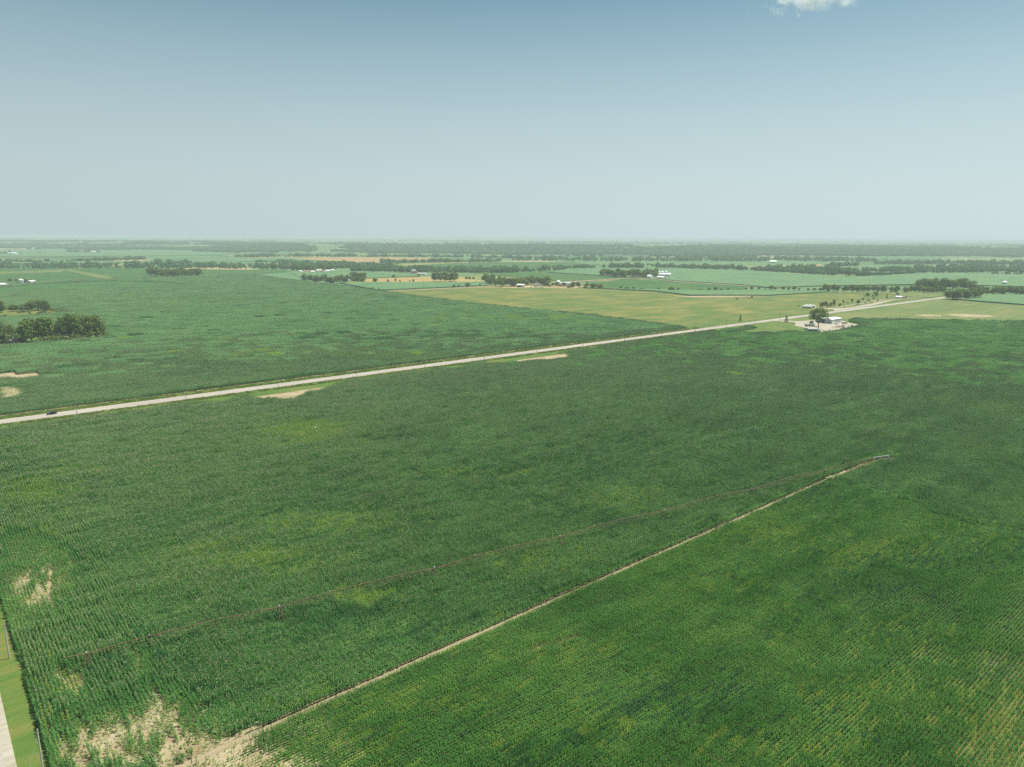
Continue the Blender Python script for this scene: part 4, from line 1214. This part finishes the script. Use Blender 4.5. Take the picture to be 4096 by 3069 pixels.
MB().box(-1.4, 1.4, -6.0, 6.0, 2.503, 2.8).build('roof', M['roofwhite'], e)
for q in (-.6, .6): MB().box(q - .55, q + .55, -5.88, -5.803, .15, 2.4).build('door', M['greyroof'], e)
e = empty('pump_box', at(3275, 1331), .3); tag(e, 'tan pump box at the corner of the yard beside the container', 'box')
MB().box(-1, 1, -.9, .9, 0, 2.0).build('cabinet', M['tanwall'], e); MB().box(-1.1, 1.1, -1, 1, 2.0, 2.15).build('lid', M['concrete'], e)
# scrap pile: boards, sheets and broken slabs, each its own piece
pile = empty('scrap_pile', at(3362, 1308), PHI); tag(pile, 'heap of scrap boards and rubble on the gravel yard', 'scrap pile')
pr = np.random.default_rng(3)
for i in range(46):
    q = pr.normal(0, 1, 2)
    ox, oy = q[0] * 7.0, q[1] * 3.4
    zz = max(.1, 1.5 - .11 * abs(ox) - .3 * abs(oy)) * pr.uniform(.1, 1)
    kind = ['board', 'slab', 'sheet'][int(pr.integers(0, 3))]
    dx, dy, dz = {'board': (pr.uniform(1.2, 2.6), .22, .1), 'slab': (pr.uniform(.5, 1.3), pr.uniform(.4, 1), pr.uniform(.2, .6)), 'sheet': (pr.uniform(.8, 1.6), pr.uniform(.5, .9), .04)}[kind]
    o = MB().box(-dx, dx, -dy, dy, -dz, dz).build(kind, M[['scrap', 'concrete', 'rust', 'tanwall', 'greyroof', 'white', 'wood'][int(pr.integers(0, 7))]], pile)
    o.location = (ox, oy, zz + dz)
    o.rotation_euler = (pr.normal(0, .25), pr.normal(0, .25), pr.uniform(0, 3.14))
for i, (px, py, w, l, h, yw, m_) in enumerate([(3345, 1298, 2.0, 4.6, 1.5, .4, 'white'), (3378, 1296, 2.2, 6.0, 2.0, 1.0, 'concrete'), (3408, 1306, 2.0, 2.6, 1.6, .2, 'greyroof'), (3300, 1327, 1.6, 4.5, .9, 1.2, 'concrete'), (3318, 1323, 1.4, 2.6, .8, .7, 'tanwall')]):
    e = empty(['parked_trailer', 'feed_trough', 'hopper', 'pallet_stack', 'crate'][i], at(px, py), yw)
    tag(e, ['small white trailer between the shed and the scrap heap', 'pale trough at the back edge of the scrap heap', 'grey hopper right of the scrap heap', 'pale stack of pallets at the front edge of the yard', 'tan crate beside the pallets at the yard front'][i], ['trailer', 'trough', 'hopper', 'pallets', 'crate'][i])
    MB().prism([(-w / 2, .45), (w / 2, .45), (w / 2 * .9, h + .3), (-w / 2 * .9, h + .3)], -l / 2, l / 2).build('body', M[m_], e)
    for sx in (-1, 1):
        for sy in (-1, 1): MB().box(sx * w * .38 - .12, sx * w * .38 + .12, sy * l * .32 - .15, sy * l * .32 + .15, 0, .45).build('leg', M['dark'], e)
for i, (px, py, ln) in enumerate([(3229, 1234, 12), (3240, 1230, 14)]):
    e = empty('house_trailer', at(px, py), Y0 - 1.25 - .06 * i)
    tag(e, ['front white house trailer across the road from the shed', 'rear white house trailer behind the other one'][i], 'trailer', 'white house trailers')
    MB().box(-1.6, 1.6, -ln / 2, ln / 2, .5, 3.2).build('wall', M[['greywall', 'white'][i]], e)
    MB().prism([(-1.75, 3.2), (1.75, 3.2), (0, 3.75)], -ln / 2 - .15, ln / 2 + .15).build('roof', M['roofwhite'], e)
    for q in (-.3, .05, .32): MB().box(1.603, 1.66, q * ln - .6, q * ln + .6, 1.5, 2.5).build('window', M['glass'], e)
    MB().box(1.603, 1.66, ln * .18 - .45, ln * .18 + .45, .55, 2.6).build('door', M['greyroof'], e)
    for q in (-.35, .35): MB().box(-1.2, 1.2, q * ln - .3, q * ln + .3, 0, .5).build('skirt', M['concrete'], e)

gable('shed', 'small white shed by the road near the crossroads', 3594, 1194.5, 6, 9, 3.2, 1.2, Y0 - 1.1, 'white', 'roofwhite', doors=[('a', 0, 2.2, .1, 2.6)])
gable('shed', 'little rusty shed beside the white shed near the crossroads', 3610, 1194, 5, 6, 2.8, 1.0, Y0 - 1.1, 'tanwall', 'redroof', doors=[('a', 0, 1.6, .1, 2.2)])
bin_('lone silver grain bin beyond the treeline on the right', 4018, 1140, 11, 6.5)
# farm at the left edge
bin_('silver grain bin with a white cone roof on the left', 86, 1136, 9.5, 8.2, wall='silver')
gable('machine_shed', 'open fronted pale shed right of the silver bin on the left', 126, 1135, 9, 12, 5.0, 1.6, -.25, 'greywall', 'roofwhite', doors=[('a', .6, 3.4, .1, 3.8)])
gable('barn', 'long white roofed barn at the left edge below the grain bin', 8, 1143, 11, 24, 2.6, 2.4, 1.35, 'white', 'roofwhite', doors=[('c', 4, 3, .1, 2.2)])
gable('barn', 'low grey roofed barn under the near grove at the left edge', 36, 1371, 8, 19, 2.4, 2.2, 1.42, 'tanwall', 'greyroof', doors=[('c', -4, 1.6, .1, 2.1), ('c', 3, 2.6, .1, 2.1)], windows=[('c', 0, 1.2, 1.0, 1.8)])
gable('shed', 'small rust coloured shed right of the grey barn in the grove', 90, 1367, 4, 6, 2.2, 1.2, 1.1, 'scrap', 'redroof', doors=[('c', 0, 1.5, .1, 1.9)])
gable('barn', 'white barn behind the poplar far off on the left', 51, 1018, 14, 46, 6, 4, 1.5, 'white', 'roofwhite', doors=[('c', 5, 6, .1, 4.5)])
gable('barn', 'tiny white barn far off above the poplar on the left', 142, 997, 16, 38, 6, 4, 1.5, 'white', 'roofwhite', doors=[('c', 5, 6, .1, 4.5)])
gable('house', 'red roofed farmhouse in the hazy far grove on the left', 332, 1010, 12, 30, 5, 4, 1.4, 'redwall', 'redroof', windows=[('c', 5, 2, 1.5, 3)])
gable('barn', 'small white barn beside the red roof in the hazy grove', 375, 1010, 12, 26, 5, 4, 1.4, 'white', 'roofwhite', doors=[('c', 3, 4, .1, 3)])
# farmstead with the low pinkish roof
gable('barn', 'long low barn with a pinkish roof left of centre', 1243, 1090, 12, 34, 3, 2.4, 1.45, 'tanwall', 'redroof', doors=[('c', 6, 3, .1, 2.4)])
for i, (px, py, w, l, lab) in enumerate([(1205, 1091, 6, 9, 'small white shed left of the long pinkish roof'), (1252, 1092.5, 6, 8, 'small white shed at the right end of the long pinkish roof'), (1270, 1087, 7, 8, 'white outbuilding right of the long pinkish roof, at the back'), (1283, 1086.5, 6, 7, 'narrow white outbuilding between two larger ones at the low farmstead'),
        (1293, 1090, 8, 16, 'white farmhouse with a red roof at the low farmstead'), (1313, 1089, 8, 11, 'white gabled house right of the red roofed farmhouse'), (1331, 1086, 7, 9, 'rightmost white shed of the low farmstead')]):
    gable('shed' if i not in (4, 5) else 'house', lab, px, py, w, l, 4.0, 2.6, 1.2 + .2 * (i % 3), 'white', 'redroof' if i == 4 else 'roofwhite', doors=[('c', 1, 1.6, .1, 2.3)], windows=[('c', -2, 1.2, 1.2, 2.4)])
# windbreak farm
for i, (px, py, w, l, lab, rf_) in enumerate([(1311, 1125, 8, 10, 'pink walled house deep in the windbreak', 'roofwhite'), (1343, 1124, 6, 8, 'small white shed in the middle of the windbreak', 'roofwhite'), (1379, 1126, 7, 9, 'white shed left of the bright white house', 'roofwhite'), (1389, 1125, 8, 10, 'bright white gabled house below the pointed spruce', 'roofwhite'),
        (1424, 1125.5, 6, 8, 'little white shed near the right end of the windbreak', 'roofwhite'), (1432, 1122, 8, 11, 'red roofed shed at the right end of the windbreak', 'redroof')]):
    gable('shed' if i != 3 else 'house', lab, px, py, w, l, 4.6, 3, 1.0 + .25 * (i % 3), 'tanwall' if i == 0 else 'white', rf_, doors=[('c', 1, 1.4, .1, 2.2)], windows=[('c', -2, 1.1, 1.2, 2.3)])
gable('barn', 'tall red barn behind the wheat strip', 1657, 1094, 10, 14, 6, 5, 1.0, 'redwall', 'greyroof', doors=[('c', 0, 3.4, .1, 3.6, 'white')])
gable('house', 'long grey roofed ranch house right of the red barn', 1689, 1099, 9, 22, 2.9, 2.2, 1.35, 'white', 'greyroof', doors=[('c', 2, 1.1, .1, 2.1)], windows=[('c', -5, 2, .9, 2), ('c', 6.5, 2.4, .9, 2)])
# farm with the red roofed house
gable('machine_shed', 'white roofed open shed at the pasture edge left of the house', 2083, 1149, 8, 15, 4.6, 1.4, 1.45, 'greywall', 'roofwhite', doors=[('c', 3, 7, .1, 3.9)])
gable('house', 'white two storey farmhouse with a red roof by the pasture', 2147, 1148, 7.5, 10, 5.6, 3.4, .45, 'white', 'redroof', doors=[('a', 1.5, 1.1, .1, 2.2, 'greyroof')], windows=[('a', -1.6, 1.1, 1, 2.4), ('a', -1.6, 1.1, 3.6, 5), ('a', 1.6, 1.1, 3.6, 5), ('d', -2, 1.1, 1, 2.4), ('d', 2, 1.1, 1, 2.4)], chimney=1.5)
for i, px in enumerate((2122, 2163, 2170)):
    e = empty('parked_car', at(px, [1152, 1150.5, 1150.8][i]), 1.2 + i * .4); tag(e, ['white parked car on the lawn left of the red roofed house', 'first pale parked car just right of the red roofed house', 'second pale parked car right of the red roofed house'][i], 'car', 'cars at the red roofed house')
    MB().prism([(-.9, .35), (.9, .35), (.9, 1.0), (-.9, 1.0)], -2.2, 2.2).build('body', M['white'], e)
    MB().prism([(-.78, 1.0), (.78, 1.0), (.62, 1.55), (-.62, 1.55)], -1.5, 1.2).build('cabin', M['glass'], e)
    for sx in (-.8, .8):
        for sy in (-1.4, 1.4): MB().tube([(sx - .1, sy, .34), (sx + .1, sy, .34)], .34, 12).build('wheel', M['rubber'], e)
bin_('silver grain bin at the end of the long pale lane', 2233, 1138, 10, 6.5)
gable('machine_shed', 'silver roofed shed half hidden by the hedge near the bin', 2263, 1140, 12, 22, 4, 2.2, 1.5, 'silver', 'silver', doors=[('c', 4, 4, .1, 3.2)])
gable('shed', 'smaller silver shed right of the larger one by the hedge', 2289, 1141, 8, 10, 3.4, 1.6, 1.3, 'silver', 'silver', doors=[('c', 0, 3, .1, 2.8)])
# big farm
for i, (px, py) in enumerate([(2636, 1096), (2649, 1095.6), (2664, 1095)]):
    bin_(['left', 'middle', 'right'][i] + ' one of three white roofed grain bins at the big farm', px, py, 9.2, 6.2, 'grain bins at the big farm', 'silver')
gable('barn', 'long white roofed barn in front of the three bins', 2655, 1105.5, 20, 36, 5.5, 3.2, 1.25, 'greywall', 'roofwhite', doors=[('c', -8, 5, .1, 4.5), ('c', 6, 5, .1, 4.5)])
gable('barn', 'smaller silver barn below the long white barn', 2646, 1117, 13, 18, 5.0, 2.6, .75, 'silver', 'roofwhite', doors=[('a', 0, 4, .1, 4)])
gable('house', 'white farmhouse between the grove and the barns', 2600, 1115, 10, 12, 6, 3.6, .7, 'white', 'roofwhite', doors=[('a', 0, 1.2, .1, 2.2)], windows=[('a', -2.6, 1.2, 1, 2.4), ('a', 2.6, 1.2, 3.6, 5)])
for i, (px, py, w) in enumerate([(2683, 1115.5, 2), (2689, 1115.2, 2), (2698, 1116.2, 2.2)]):
    e = empty('parked_truck', at(px, py), 1.3); tag(e, ['left', 'middle', 'right'][i] + ' white truck parked right of the silver barn', 'truck', 'trucks at the big farm')
    MB().box(-1.2, 1.2, -3.2, 1.6, .7, 2.9).build('cargo_box', M['white'], e); MB().box(-1.1, 1.1, 1.65, 3.3, .6, 2.2).build('cab', M['greywall'], e)
    for sx in (-1.05, 1.05):
        for sy in (-2.2, 2.3): MB().tube([(sx - .15, sy, .45), (sx + .15, sy, .45)], .45, 12).build('wheel', M['rubber'], e)
# lattice mast
e = empty('radio_mast', at(2665, 1094), 0); tag(e, 'thin pale lattice mast rising behind the grain bins', 'mast')
ht = 33.0
for a in range(3):
    q = 2 * math.pi * a / 3
    MB().tube([(.9 * math.cos(q), .9 * math.sin(q), 0), (.5 * math.cos(q), .5 * math.sin(q), ht)], .16, 5).build('leg', M['silver'], e)
br_ = MB()
for i in range(16):
    z = ht * i / 16
    for a in range(3):
        q0, q1 = 2 * math.pi * a / 3, 2 * math.pi * (a + 1) / 3
        r0, r1 = .9 - .4 * i / 16, .9 - .4 * (i + 1) / 16
        br_.tube([(r0 * math.cos(q0), r0 * math.sin(q0), z), (r1 * math.cos(q1), r1 * math.sin(q1), z + ht / 16)], .07, 4)
b_ = br_.build('bracing', M['silver'], e); b_['kind'] = 'stuff'
MB().tube([(0, 0, ht), (0, 0, ht + 3)], .06, 5).build('antenna', M['silver'], e)
# scattered white buildings of the far valley and upland
FARB = [(95, 952, 'a'), (122, 959, 'b'), (345, 966, 'b'), (980, 958, 'a'), (1008, 958, 'b'), (1030, 960, 'a'), (1300, 965, 'a'), (1355, 961, 'b'), (1380, 961, 'a'), (1585, 958, 'a'), (2310, 972, 'a'), (2322, 972, 'b'), (2478, 972, 'a'), (2640, 967, 'b'), (2660, 966, 'a'), (2622, 976, 'a'), (2608, 975, 'b'),
        (3244, 992, 'a'), (3420, 1003, 'b'), (3936, 993, 'a'), (3093, 1052, 'a'), (3085, 1052, 'b'), (2130, 1004, 'a'), (2142, 1004, 'b'), (2038, 949, 'a'), (715, 950, 'b'), (323, 969, 'a'), (3480, 1000, 'b')]
FARB.sort()
for i, (px, py, k_) in enumerate(FARB):
    x, y = G(px, py)
    for _ in range(14):                      # the slope lifts the ground: walk along the sight line to it
        z = float(terrain(np.array([x]), np.array([y]))[0])
        x, y = G(px, py, z)
    if math.hypot(x, y) > 14000: x, y = x * 14000 / math.hypot(x, y), y * 14000 / math.hypot(x, y)
    z = float(terrain(np.array([x]), np.array([y]))[0])
    e = gable('far_building', 'far white %s, %s along the distance counting from the left' % ('barn' if k_ == 'a' else 'house', ordinal(i + 1)), 2048, 1500, 14, 24 if k_ == 'a' else 14, 6, 4, 1.2 + .1 * (i % 5), 'white', 'roofwhite', doors=[('c', 0, 4, .1, 4)], group='far white buildings')
    e.location = (x, y, z)
    s_ = 1.0 + max(0, (math.hypot(x, y) - 5000) / 9000)
    e.scale = (1.0, 1.0 + .3 * (s_ - 1), 1.0)

# ------------------------------------------------------------------ pivot irrigator
TOW = [(346, 2615), (1118, 2428), (1738, 2273), (2241, 2147), (2658, 2042), (3008, 1957), (3303, 1880)]
PIV = np.array(G(3553, 1822, 4.2))
T = [np.array(G(*q, 4.2)) for q in TOW]
END = np.array(G(258, 2637, 4.0))
irr = empty('pivot_irrigator', (PIV[0], PIV[1], 0), 0)
tag(irr, 'long rusty pivot irrigator standing across the corn field', 'irrigator')
def rel(p, z): return (p[0] - PIV[0], p[1] - PIV[1], z)
nodes = [END] + T + [PIV]
for i in range(len(nodes) - 1):
    a, b = nodes[i], nodes[i + 1]
    n_ = 9
    rise = 0.0 if i == 0 else 0.75
    pts = []
    for k in range(n_):
        t = k / (n_ - 1)
        pts.append(rel(a + (b - a) * t, 4.2 + rise * 4 * t * (1 - t) + (.15 if i == 0 else 0) * (1 - t)))
    last = i == len(nodes) - 2
    if last:
        MB().tube(pts[:7], .09, 6).build('span_pipe', M['rust'], irr)
        MB().tube(pts[6:], .13, 6).build('span_pipe', M['silver'], irr)
    else:
        MB().tube(pts, .09, 6).build('span_pipe', M['rust'], irr)
    if i == 0: continue
    dr = (b - a) / np.linalg.norm(b - a)
    nr = np.array([-dr[1], dr[0]])
    tm = MB()
    for s_ in (-1, 1):
        low = []
        for k in range(n_):
            t = k / (n_ - 1)
            dpt = 1.25 * (4 * t * (1 - t)) ** .5
            p = a + (b - a) * t + nr * s_ * .75 * (4 * t * (1 - t)) ** .5
            low.append(rel(p, pts[k][2] - dpt))
        tm.tube(low, .028, 4)
        for k in range(1, n_ - 1): tm.tube([pts[k], low[k]], .022, 4)
        if s_ == 1: lows = low
        else: lo2 = low
    for k in range(1, n_ - 1): tm.tube([lows[k], lo2[k]], .022, 4)
    tm.build('truss', M['rust'], irr)
    m0 = a + (b - a) * .30
    MB().box(-.12, .12, -.12, .12, -.12, .14).build('junction_box', M['concrete'], irr).location = rel(m0, pts[2][2] + .35)
tow0 = {}
for i, a in enumerate(T):
    dr = (PIV - a) / np.linalg.norm(PIV - a)
    ang = math.atan2(dr[1], dr[0])
    tw = tow0.get('leg')
    objs = []
    if not tow0:
        g_ = MB()
        for sy in (-1, 1):
            for sx in (-1, 1): g_.tube([(sx * .25, sy * .15, 4.1), (sx * .55, sy * 2.0, .75)], .07, 5)
        g_.tube([(0, -2.4, .7), (0, 2.4, .7)], .13, 6)
        g_.tube([(-.4, -1.1, 2.4), (.4, -1.1, 2.4)], .05, 4)
        g_.tube([(-.4, 1.1, 2.4), (.4, 1.1, 2.4)], .05, 4)
        tow0['tower'] = mesh_of('tower', g_.v, g_.f, [M['rust']])
        w_ = MB().tube([(-.2, 0, 0), (.2, 0, 0)], .65, 16)
        tow0['wheel'] = mesh_of('wheel', w_.v, w_.f, [M['rubber']])
        c_ = MB().box(-.16, .16, -.14, .14, -.05, .26)
        tow0['box'] = mesh_of('control_box', c_.v, c_.f, [M['concrete']])
    t_ = link('tower', tow0['tower'], irr)
    t_.location = rel(a, 0)
    t_.rotation_euler.z = ang
    for sy in (-1, 1):
        w_ = link('wheel', tow0['wheel'], t_)
        w_.location = (0, sy * 2.2, .65)
        w_.rotation_euler.z = math.pi / 2
    c_ = link('control_box', tow0['box'], t_)
    c_.location = (0, .1, 4.35)
cp = MB()
for q in range(4):
    a = math.pi / 4 + q * math.pi / 2
    cp.tube([(1.9 * math.cos(a), 1.9 * math.sin(a), 0), (.35 * math.cos(a), .35 * math.sin(a), 4.1)], .09, 5)
for q in range(4):
    a, b = math.pi / 4 + q * math.pi / 2, math.pi / 4 + (q + 1) * math.pi / 2
    cp.tube([(1.2 * math.cos(a), 1.2 * math.sin(a), 1.9), (1.2 * math.cos(b), 1.2 * math.sin(b), 1.9)], .06, 4)
cp.build('pivot_stand', M['silver'], irr)
MB().tube([(0, 0, 0), (0, 0, 4.7)], .17, 8).build('riser', M['silver'], irr)
MB().box(.5, 1.2, -1.2, -.5, .9, 2.4).build('control_panel', M['greywall'], irr)
MB().box(-2.2, 2.2, -2.2, 2.2, .03, .2).build('pad', M['concrete'], irr)

# ------------------------------------------------------------------ utility poles
def pole_parts(wood):
    p = MB().tube([(0, 0, 0), (0, 0, 5), (0, 0, 9.6)], .17, 8, .12)
    c = MB().box(-1.2, 1.2, -.23, -.11, 8.75, 8.9)
    b = MB().tube([(-.7, -.14, 8.75), (0, -.12, 8.1)], .025, 4).tube([(.7, -.14, 8.75), (0, -.12, 8.1)], .025, 4)
    i = MB().lathe([(.05, 0), (.09, .05), (.09, .16), (.04, .24)], 8)
    return [mesh_of('pole', p.v, p.f, [M[wood]]), mesh_of('crossarm', c.v, c.f, [M[wood]]), mesh_of('brace', b.v, b.f, [M['silver']]), mesh_of('insulator', i.v, i.f, [M['ceramic']])]
PP = pole_parts('wood')
PN = pole_parts('palepole')
def add_pole(x, y, rz, parts, label, group, arm=True):
    e = empty('utility_pole', (x, y, 0), rz)
    tag(e, label, 'utility pole', group)
    link('pole', parts[0], e)
    if arm:
        link('crossarm', parts[1], e)
        link('brace', parts[2], e)
        for q in (-1.0, .35, 1.0):
            o = link('insulator', parts[3], e)
            o.location = (q, -.17, 8.9)
    o = link('insulator', parts[3], e)
    o.location = (0, 0, 9.6)
    return e
pu = [-23, 34, 91, 148, 205, 262, 319, 376, 433, 490, 547, 604, 661, 718, 775]
for i, u in enumerate(pu):
    x, y = XY(u, -9.3)
    add_pole(x, y, PHI + math.pi / 2, PP, ('leftmost' if i == 0 else ordinal(i + 1)) + ' wooden utility pole ' + ('' if i == 0 else 'from the left ') + 'along the county road', 'utility poles along the county road')
for i, (px, py) in enumerate([(38, 2636), (176, 3105)]):
    x, y = G(px, py)
    e = add_pole(x, y, PHI, PN, ['pale utility pole on the verge at the left edge', 'pale utility pole at the bottom left corner beside the corn'][i], 'pale poles on the side road verge', arm=False)
    if i == 1:
        MB().tube([(-.1, 0, 8.5), (-3.4, -2.2, 0)], .015, 4).build('guy_wire', M['silver'], e)
        MB().tube([(-2.6, -1.68, 2.1), (-3.35, -2.17, .15)], .06, 6).build('guy_guard', M['white'], e)
# small signs and marker posts by the road
for i, (px, py, kind, lab) in enumerate([(1117, 1554, 'm', 'short white marker post on the road edge left of centre'), (3569, 1217, 'y', 'yellow road sign near the crossroads'), (3116, 1289, 'm', 'pair of dark mailboxes by the drive to the shed'), (923, 1730, 'w', 'tiny white flag marker in the pale corn patch')]):
    if kind == 'w':
        x, y = G(1263, 1735)
    else: x, y = G(px, py)
    e = empty({'m': 'marker_post', 'y': 'road_sign', 'w': 'field_marker'}[kind] if i != 2 else 'mailbox', (x, y, 0), PHI)
    tag(e, lab, {'m': 'post', 'y': 'road sign', 'w': 'marker'}[kind] if i != 2 else 'mailbox')
    hp = 3.0 if kind == 'w' else 1.6
    MB().tube([(0, 0, 0), (0, 0, hp)], .05, 6).build('post', M['wood'], e)
    if kind == 'y': MB().prism([(-.5, 1.9), (0, 1.4), (.5, 1.9), (0, 2.4)], -.02, .02).build('sign_plate', M['yellow'], e)
    elif i == 2:
        for q in (-.35, .35): MB().box(q - .22, q + .22, -.3, .3, 1.2, 1.65).build('letterbox', M['dark'], e)
    elif kind == 'w': MB().box(-.3, .3, -.25, .25, hp, hp + .5).build('flag_box', M['white'], e)
    else: MB().box(-.12, .12, -.04, .04, 1.0, 1.55).build('reflector', M['white'], e)

# ------------------------------------------------------------------ dark car on the county road
cx_, cy_ = G(209, 1660.5)
u_, v_ = UV(cx_, cy_)
x, y = XY(u_, 1.75)
car = empty('car', (x, y, .17), PHI + math.pi)             # local x points the way it drives
tag(car, 'dark estate car driving left on the county road', 'car')
bm = bmesh.new()
prof = [(-2.35, .42), (-2.40, .95), (-2.22, 1.12), (-1.95, 1.62), (-1.2, 1.74), (.2, 1.72), (.75, 1.48), (1.15, 1.10), (2.15, .95), (2.38, .72), (2.36, .40)]
L_ = []
for yy_, k in ((-.93, 0), (-.80, 1), (.80, 1), (.93, 0)):
    L_.append([bm.verts.new((px, yy_ * (.86 if (k and pz > 1.2) else 1), pz if k or pz < 1.15 else 1.12)) for px, pz in prof])
for i in range(3):
    for j in range(len(prof)):
        j2 = (j + 1) % len(prof)
        try: bm.faces.new((L_[i][j], L_[i][j2], L_[i + 1][j2], L_[i + 1][j]))
        except ValueError: pass
bm.faces.new(L_[0][::-1])
bm.faces.new(L_[3])
bmesh.ops.remove_doubles(bm, verts=bm.verts, dist=.001)
bmesh.ops.recalc_face_normals(bm, faces=bm.faces)
me = bpy.data.meshes.new('body')
bm.to_mesh(me)
me.materials.append(M['blackpaint'])
link('body', me, car)
MB().poly([(.24, -.66, 1.725), (.24, .66, 1.725), (.78, .70, 1.50), (.78, -.70, 1.50)]).poly([(.78, -.70, 1.50), (.78, .70, 1.50), (1.12, .74, 1.14), (1.12, -.74, 1.14)]).build('windscreen', M['glass'], car).location = (.015, 0, .02)
MB().poly([(-1.96, -.62, 1.62), (-1.96, .62, 1.62), (-2.2, .70, 1.16), (-2.2, -.70, 1.16)]).build('rear_window', M['glass'], car).location = (-.02, 0, .01)
for s_ in (-1, 1):
    MB().poly([(-1.8, s_ * .85, 1.18), (.95, s_ * .85, 1.18), (.2, s_ * .74, 1.64), (-1.6, s_ * .74, 1.64)]).build('side_window', M['glass'], car).location = (0, s_ * .03, 0)
    MB().box(2.30, 2.40, s_ * .62 - .2, s_ * .62 + .2, .66, .82).build('headlight', M['lamp'], car)
    MB().box(-2.43, -2.33, s_ * .68 - .14, s_ * .68 + .14, .8, 1.0).build('tail_light', M['redlens'], car)
    MB().box(.75, .95, s_ * 1.0 - .1, s_ * 1.0 + .1, 1.1, 1.25).build('wing_mirror', M['blackpaint'], car)
    for xx_ in (-1.4, 1.45):
        w_ = MB().tube([(xx_, s_ * .92 - .11, .34), (xx_, s_ * .92 + .11, .34)], .34, 18).build('wheel', M['rubber'], car)
        MB().tube([(xx_, s_ * .92 - .115, .34), (xx_, s_ * .92 + .115, .34)], .2, 12).build('rim', M['silver'], w_)

# ------------------------------------------------------------------ verge grass near the camera
gm = []
gr = np.random.default_rng(8)
for k in range(4):
    V, F = [], []
    for i in range(60):
        ox, oy = gr.uniform(-.5, .5, 2)
        a, h_, l_ = gr.uniform(0, 6.28), gr.uniform(.12, .38), gr.uniform(.02, .2)
        c, s2 = math.cos(a), math.sin(a)
        b = len(V)
        V += [(ox - s2 * .03, oy + c * .03, 0), (ox + s2 * .03, oy - c * .03, 0), (ox + c * l_, oy + s2 * l_, h_)]
        F.append((b, b + 1, b + 2))
    gm.append(mesh_of('grass_tuft', V, F, [M['grass']]))
GR = make_coll('grass_tufts', gm)
def tufts(label, u0, u1, v0, v1, n, vis=None):
    u, v = rng.uniform(u0, u1, n), rng.uniform(v0, v1, n)
    k = fbm(u / 3, v / 3, 19) > rng.uniform(.25, .6, n)
    u, v = u[k], v[k]
    x, y = XY(u, v)
    px, py, w = proj(x, y, np.zeros(len(x)))
    k = (px > -200) & (px < 4300) & (py < 3300)
    x, y = x[k], y[k]
    n = len(x)
    z = np.full(n, .05)
    sc = rng.uniform(.7, 1.5, n)
    instancer('grass', GR, np.stack([x, y, z], 1), np.stack([np.zeros(n), np.zeros(n), rng.uniform(0, 6.28, n)], 1), np.stack([np.ones(n), np.ones(n), sc], 1), rng.integers(0, 4, n), label, 'grass')
tufts('rough grass on the far verge of the county road', -60, 640, 5.6, 15.6, 16000)
tufts('rough grass on the near verge of the county road', -60, 640, -13.4, -5.6, 13000)

# ------------------------------------------------------------------ cloud
ce = math.radians(0)
d0 = RN @ np.array([(3270 - CX) / FPX, -(-25 - CY) / FPX, -1.0])
d0 = d0 / math.hypot(d0[0], d0[1])
cd = 9000.0
cpos = (d0[0] * cd, d0[1] * cd, CAM_H + d0[2] * cd)
cb = MB().box(-820, 820, -400, 400, -150, 420)
cm, nt, N, L, out = newmat('cloud vapour')
tc = N.new('ShaderNodeTexCoord')
mp = N.new('ShaderNodeMapping')
mp.inputs['Scale'].default_value = (1 / 520, 1 / 330, 1 / 210)
L.new(tc.outputs['Object'], mp.inputs['Vector'])
vl = N.new('ShaderNodeVectorMath')
vl.operation = 'LENGTH'
L.new(mp.outputs[0], vl.inputs[0])
nz = noise(nt, tc.outputs['Object'], 0.0065, 5, 0.62)
fall = math_n(nt, 'SUBTRACT', math_n(nt, 'MULTIPLY', nz, 2.6), math_n(nt, 'ADD', math_n(nt, 'MULTIPLY', vl.outputs['Value'], 0.62), 0.86))
dens = math_n(nt, 'MULTIPLY', math_n(nt, 'MAXIMUM', fall, 0.0), 0.014)
pv = N.new('ShaderNodeVolumePrincipled')
pv.inputs['Color'].default_value = (1, 1, 1, 1)
pv.inputs['Anisotropy'].default_value = 0.2
L.new(dens, pv.inputs['Density'])
L.new(pv.outputs[0], out.inputs['Volume'])
co = cb.build('cloud', cm)
co.location = cpos
co.rotation_euler.z = -math.atan2(d0[0], d0[1])
tag(co, 'small white fair weather cloud at the top of the sky', 'cloud', kind='structure')

# ------------------------------------------------------------------ haze
hz = MB().box(-46000, 46000, -46000, 46000, -1.0, 99.5)
hm, nt, N, L, out = newmat('haze air')
pv = N.new('ShaderNodeVolumePrincipled')
pv.inputs['Color'].default_value = (0.64, 0.73, 0.77, 1)
pv.inputs['Density'].default_value = 1.25e-4
pv.inputs['Anisotropy'].default_value = 0.0
L.new(pv.outputs[0], out.inputs['Volume'])
ho = hz.build('haze', hm)
tag(ho, 'pale summer haze lying over the whole valley', 'haze', kind='stuff')

for o_ in bpy.data.objects:
    if 'label' in o_ and not 4 <= len(o_['label'].replace('-', ' ').split()) <= 16: print('LABEL', o_.name, o_['label'])
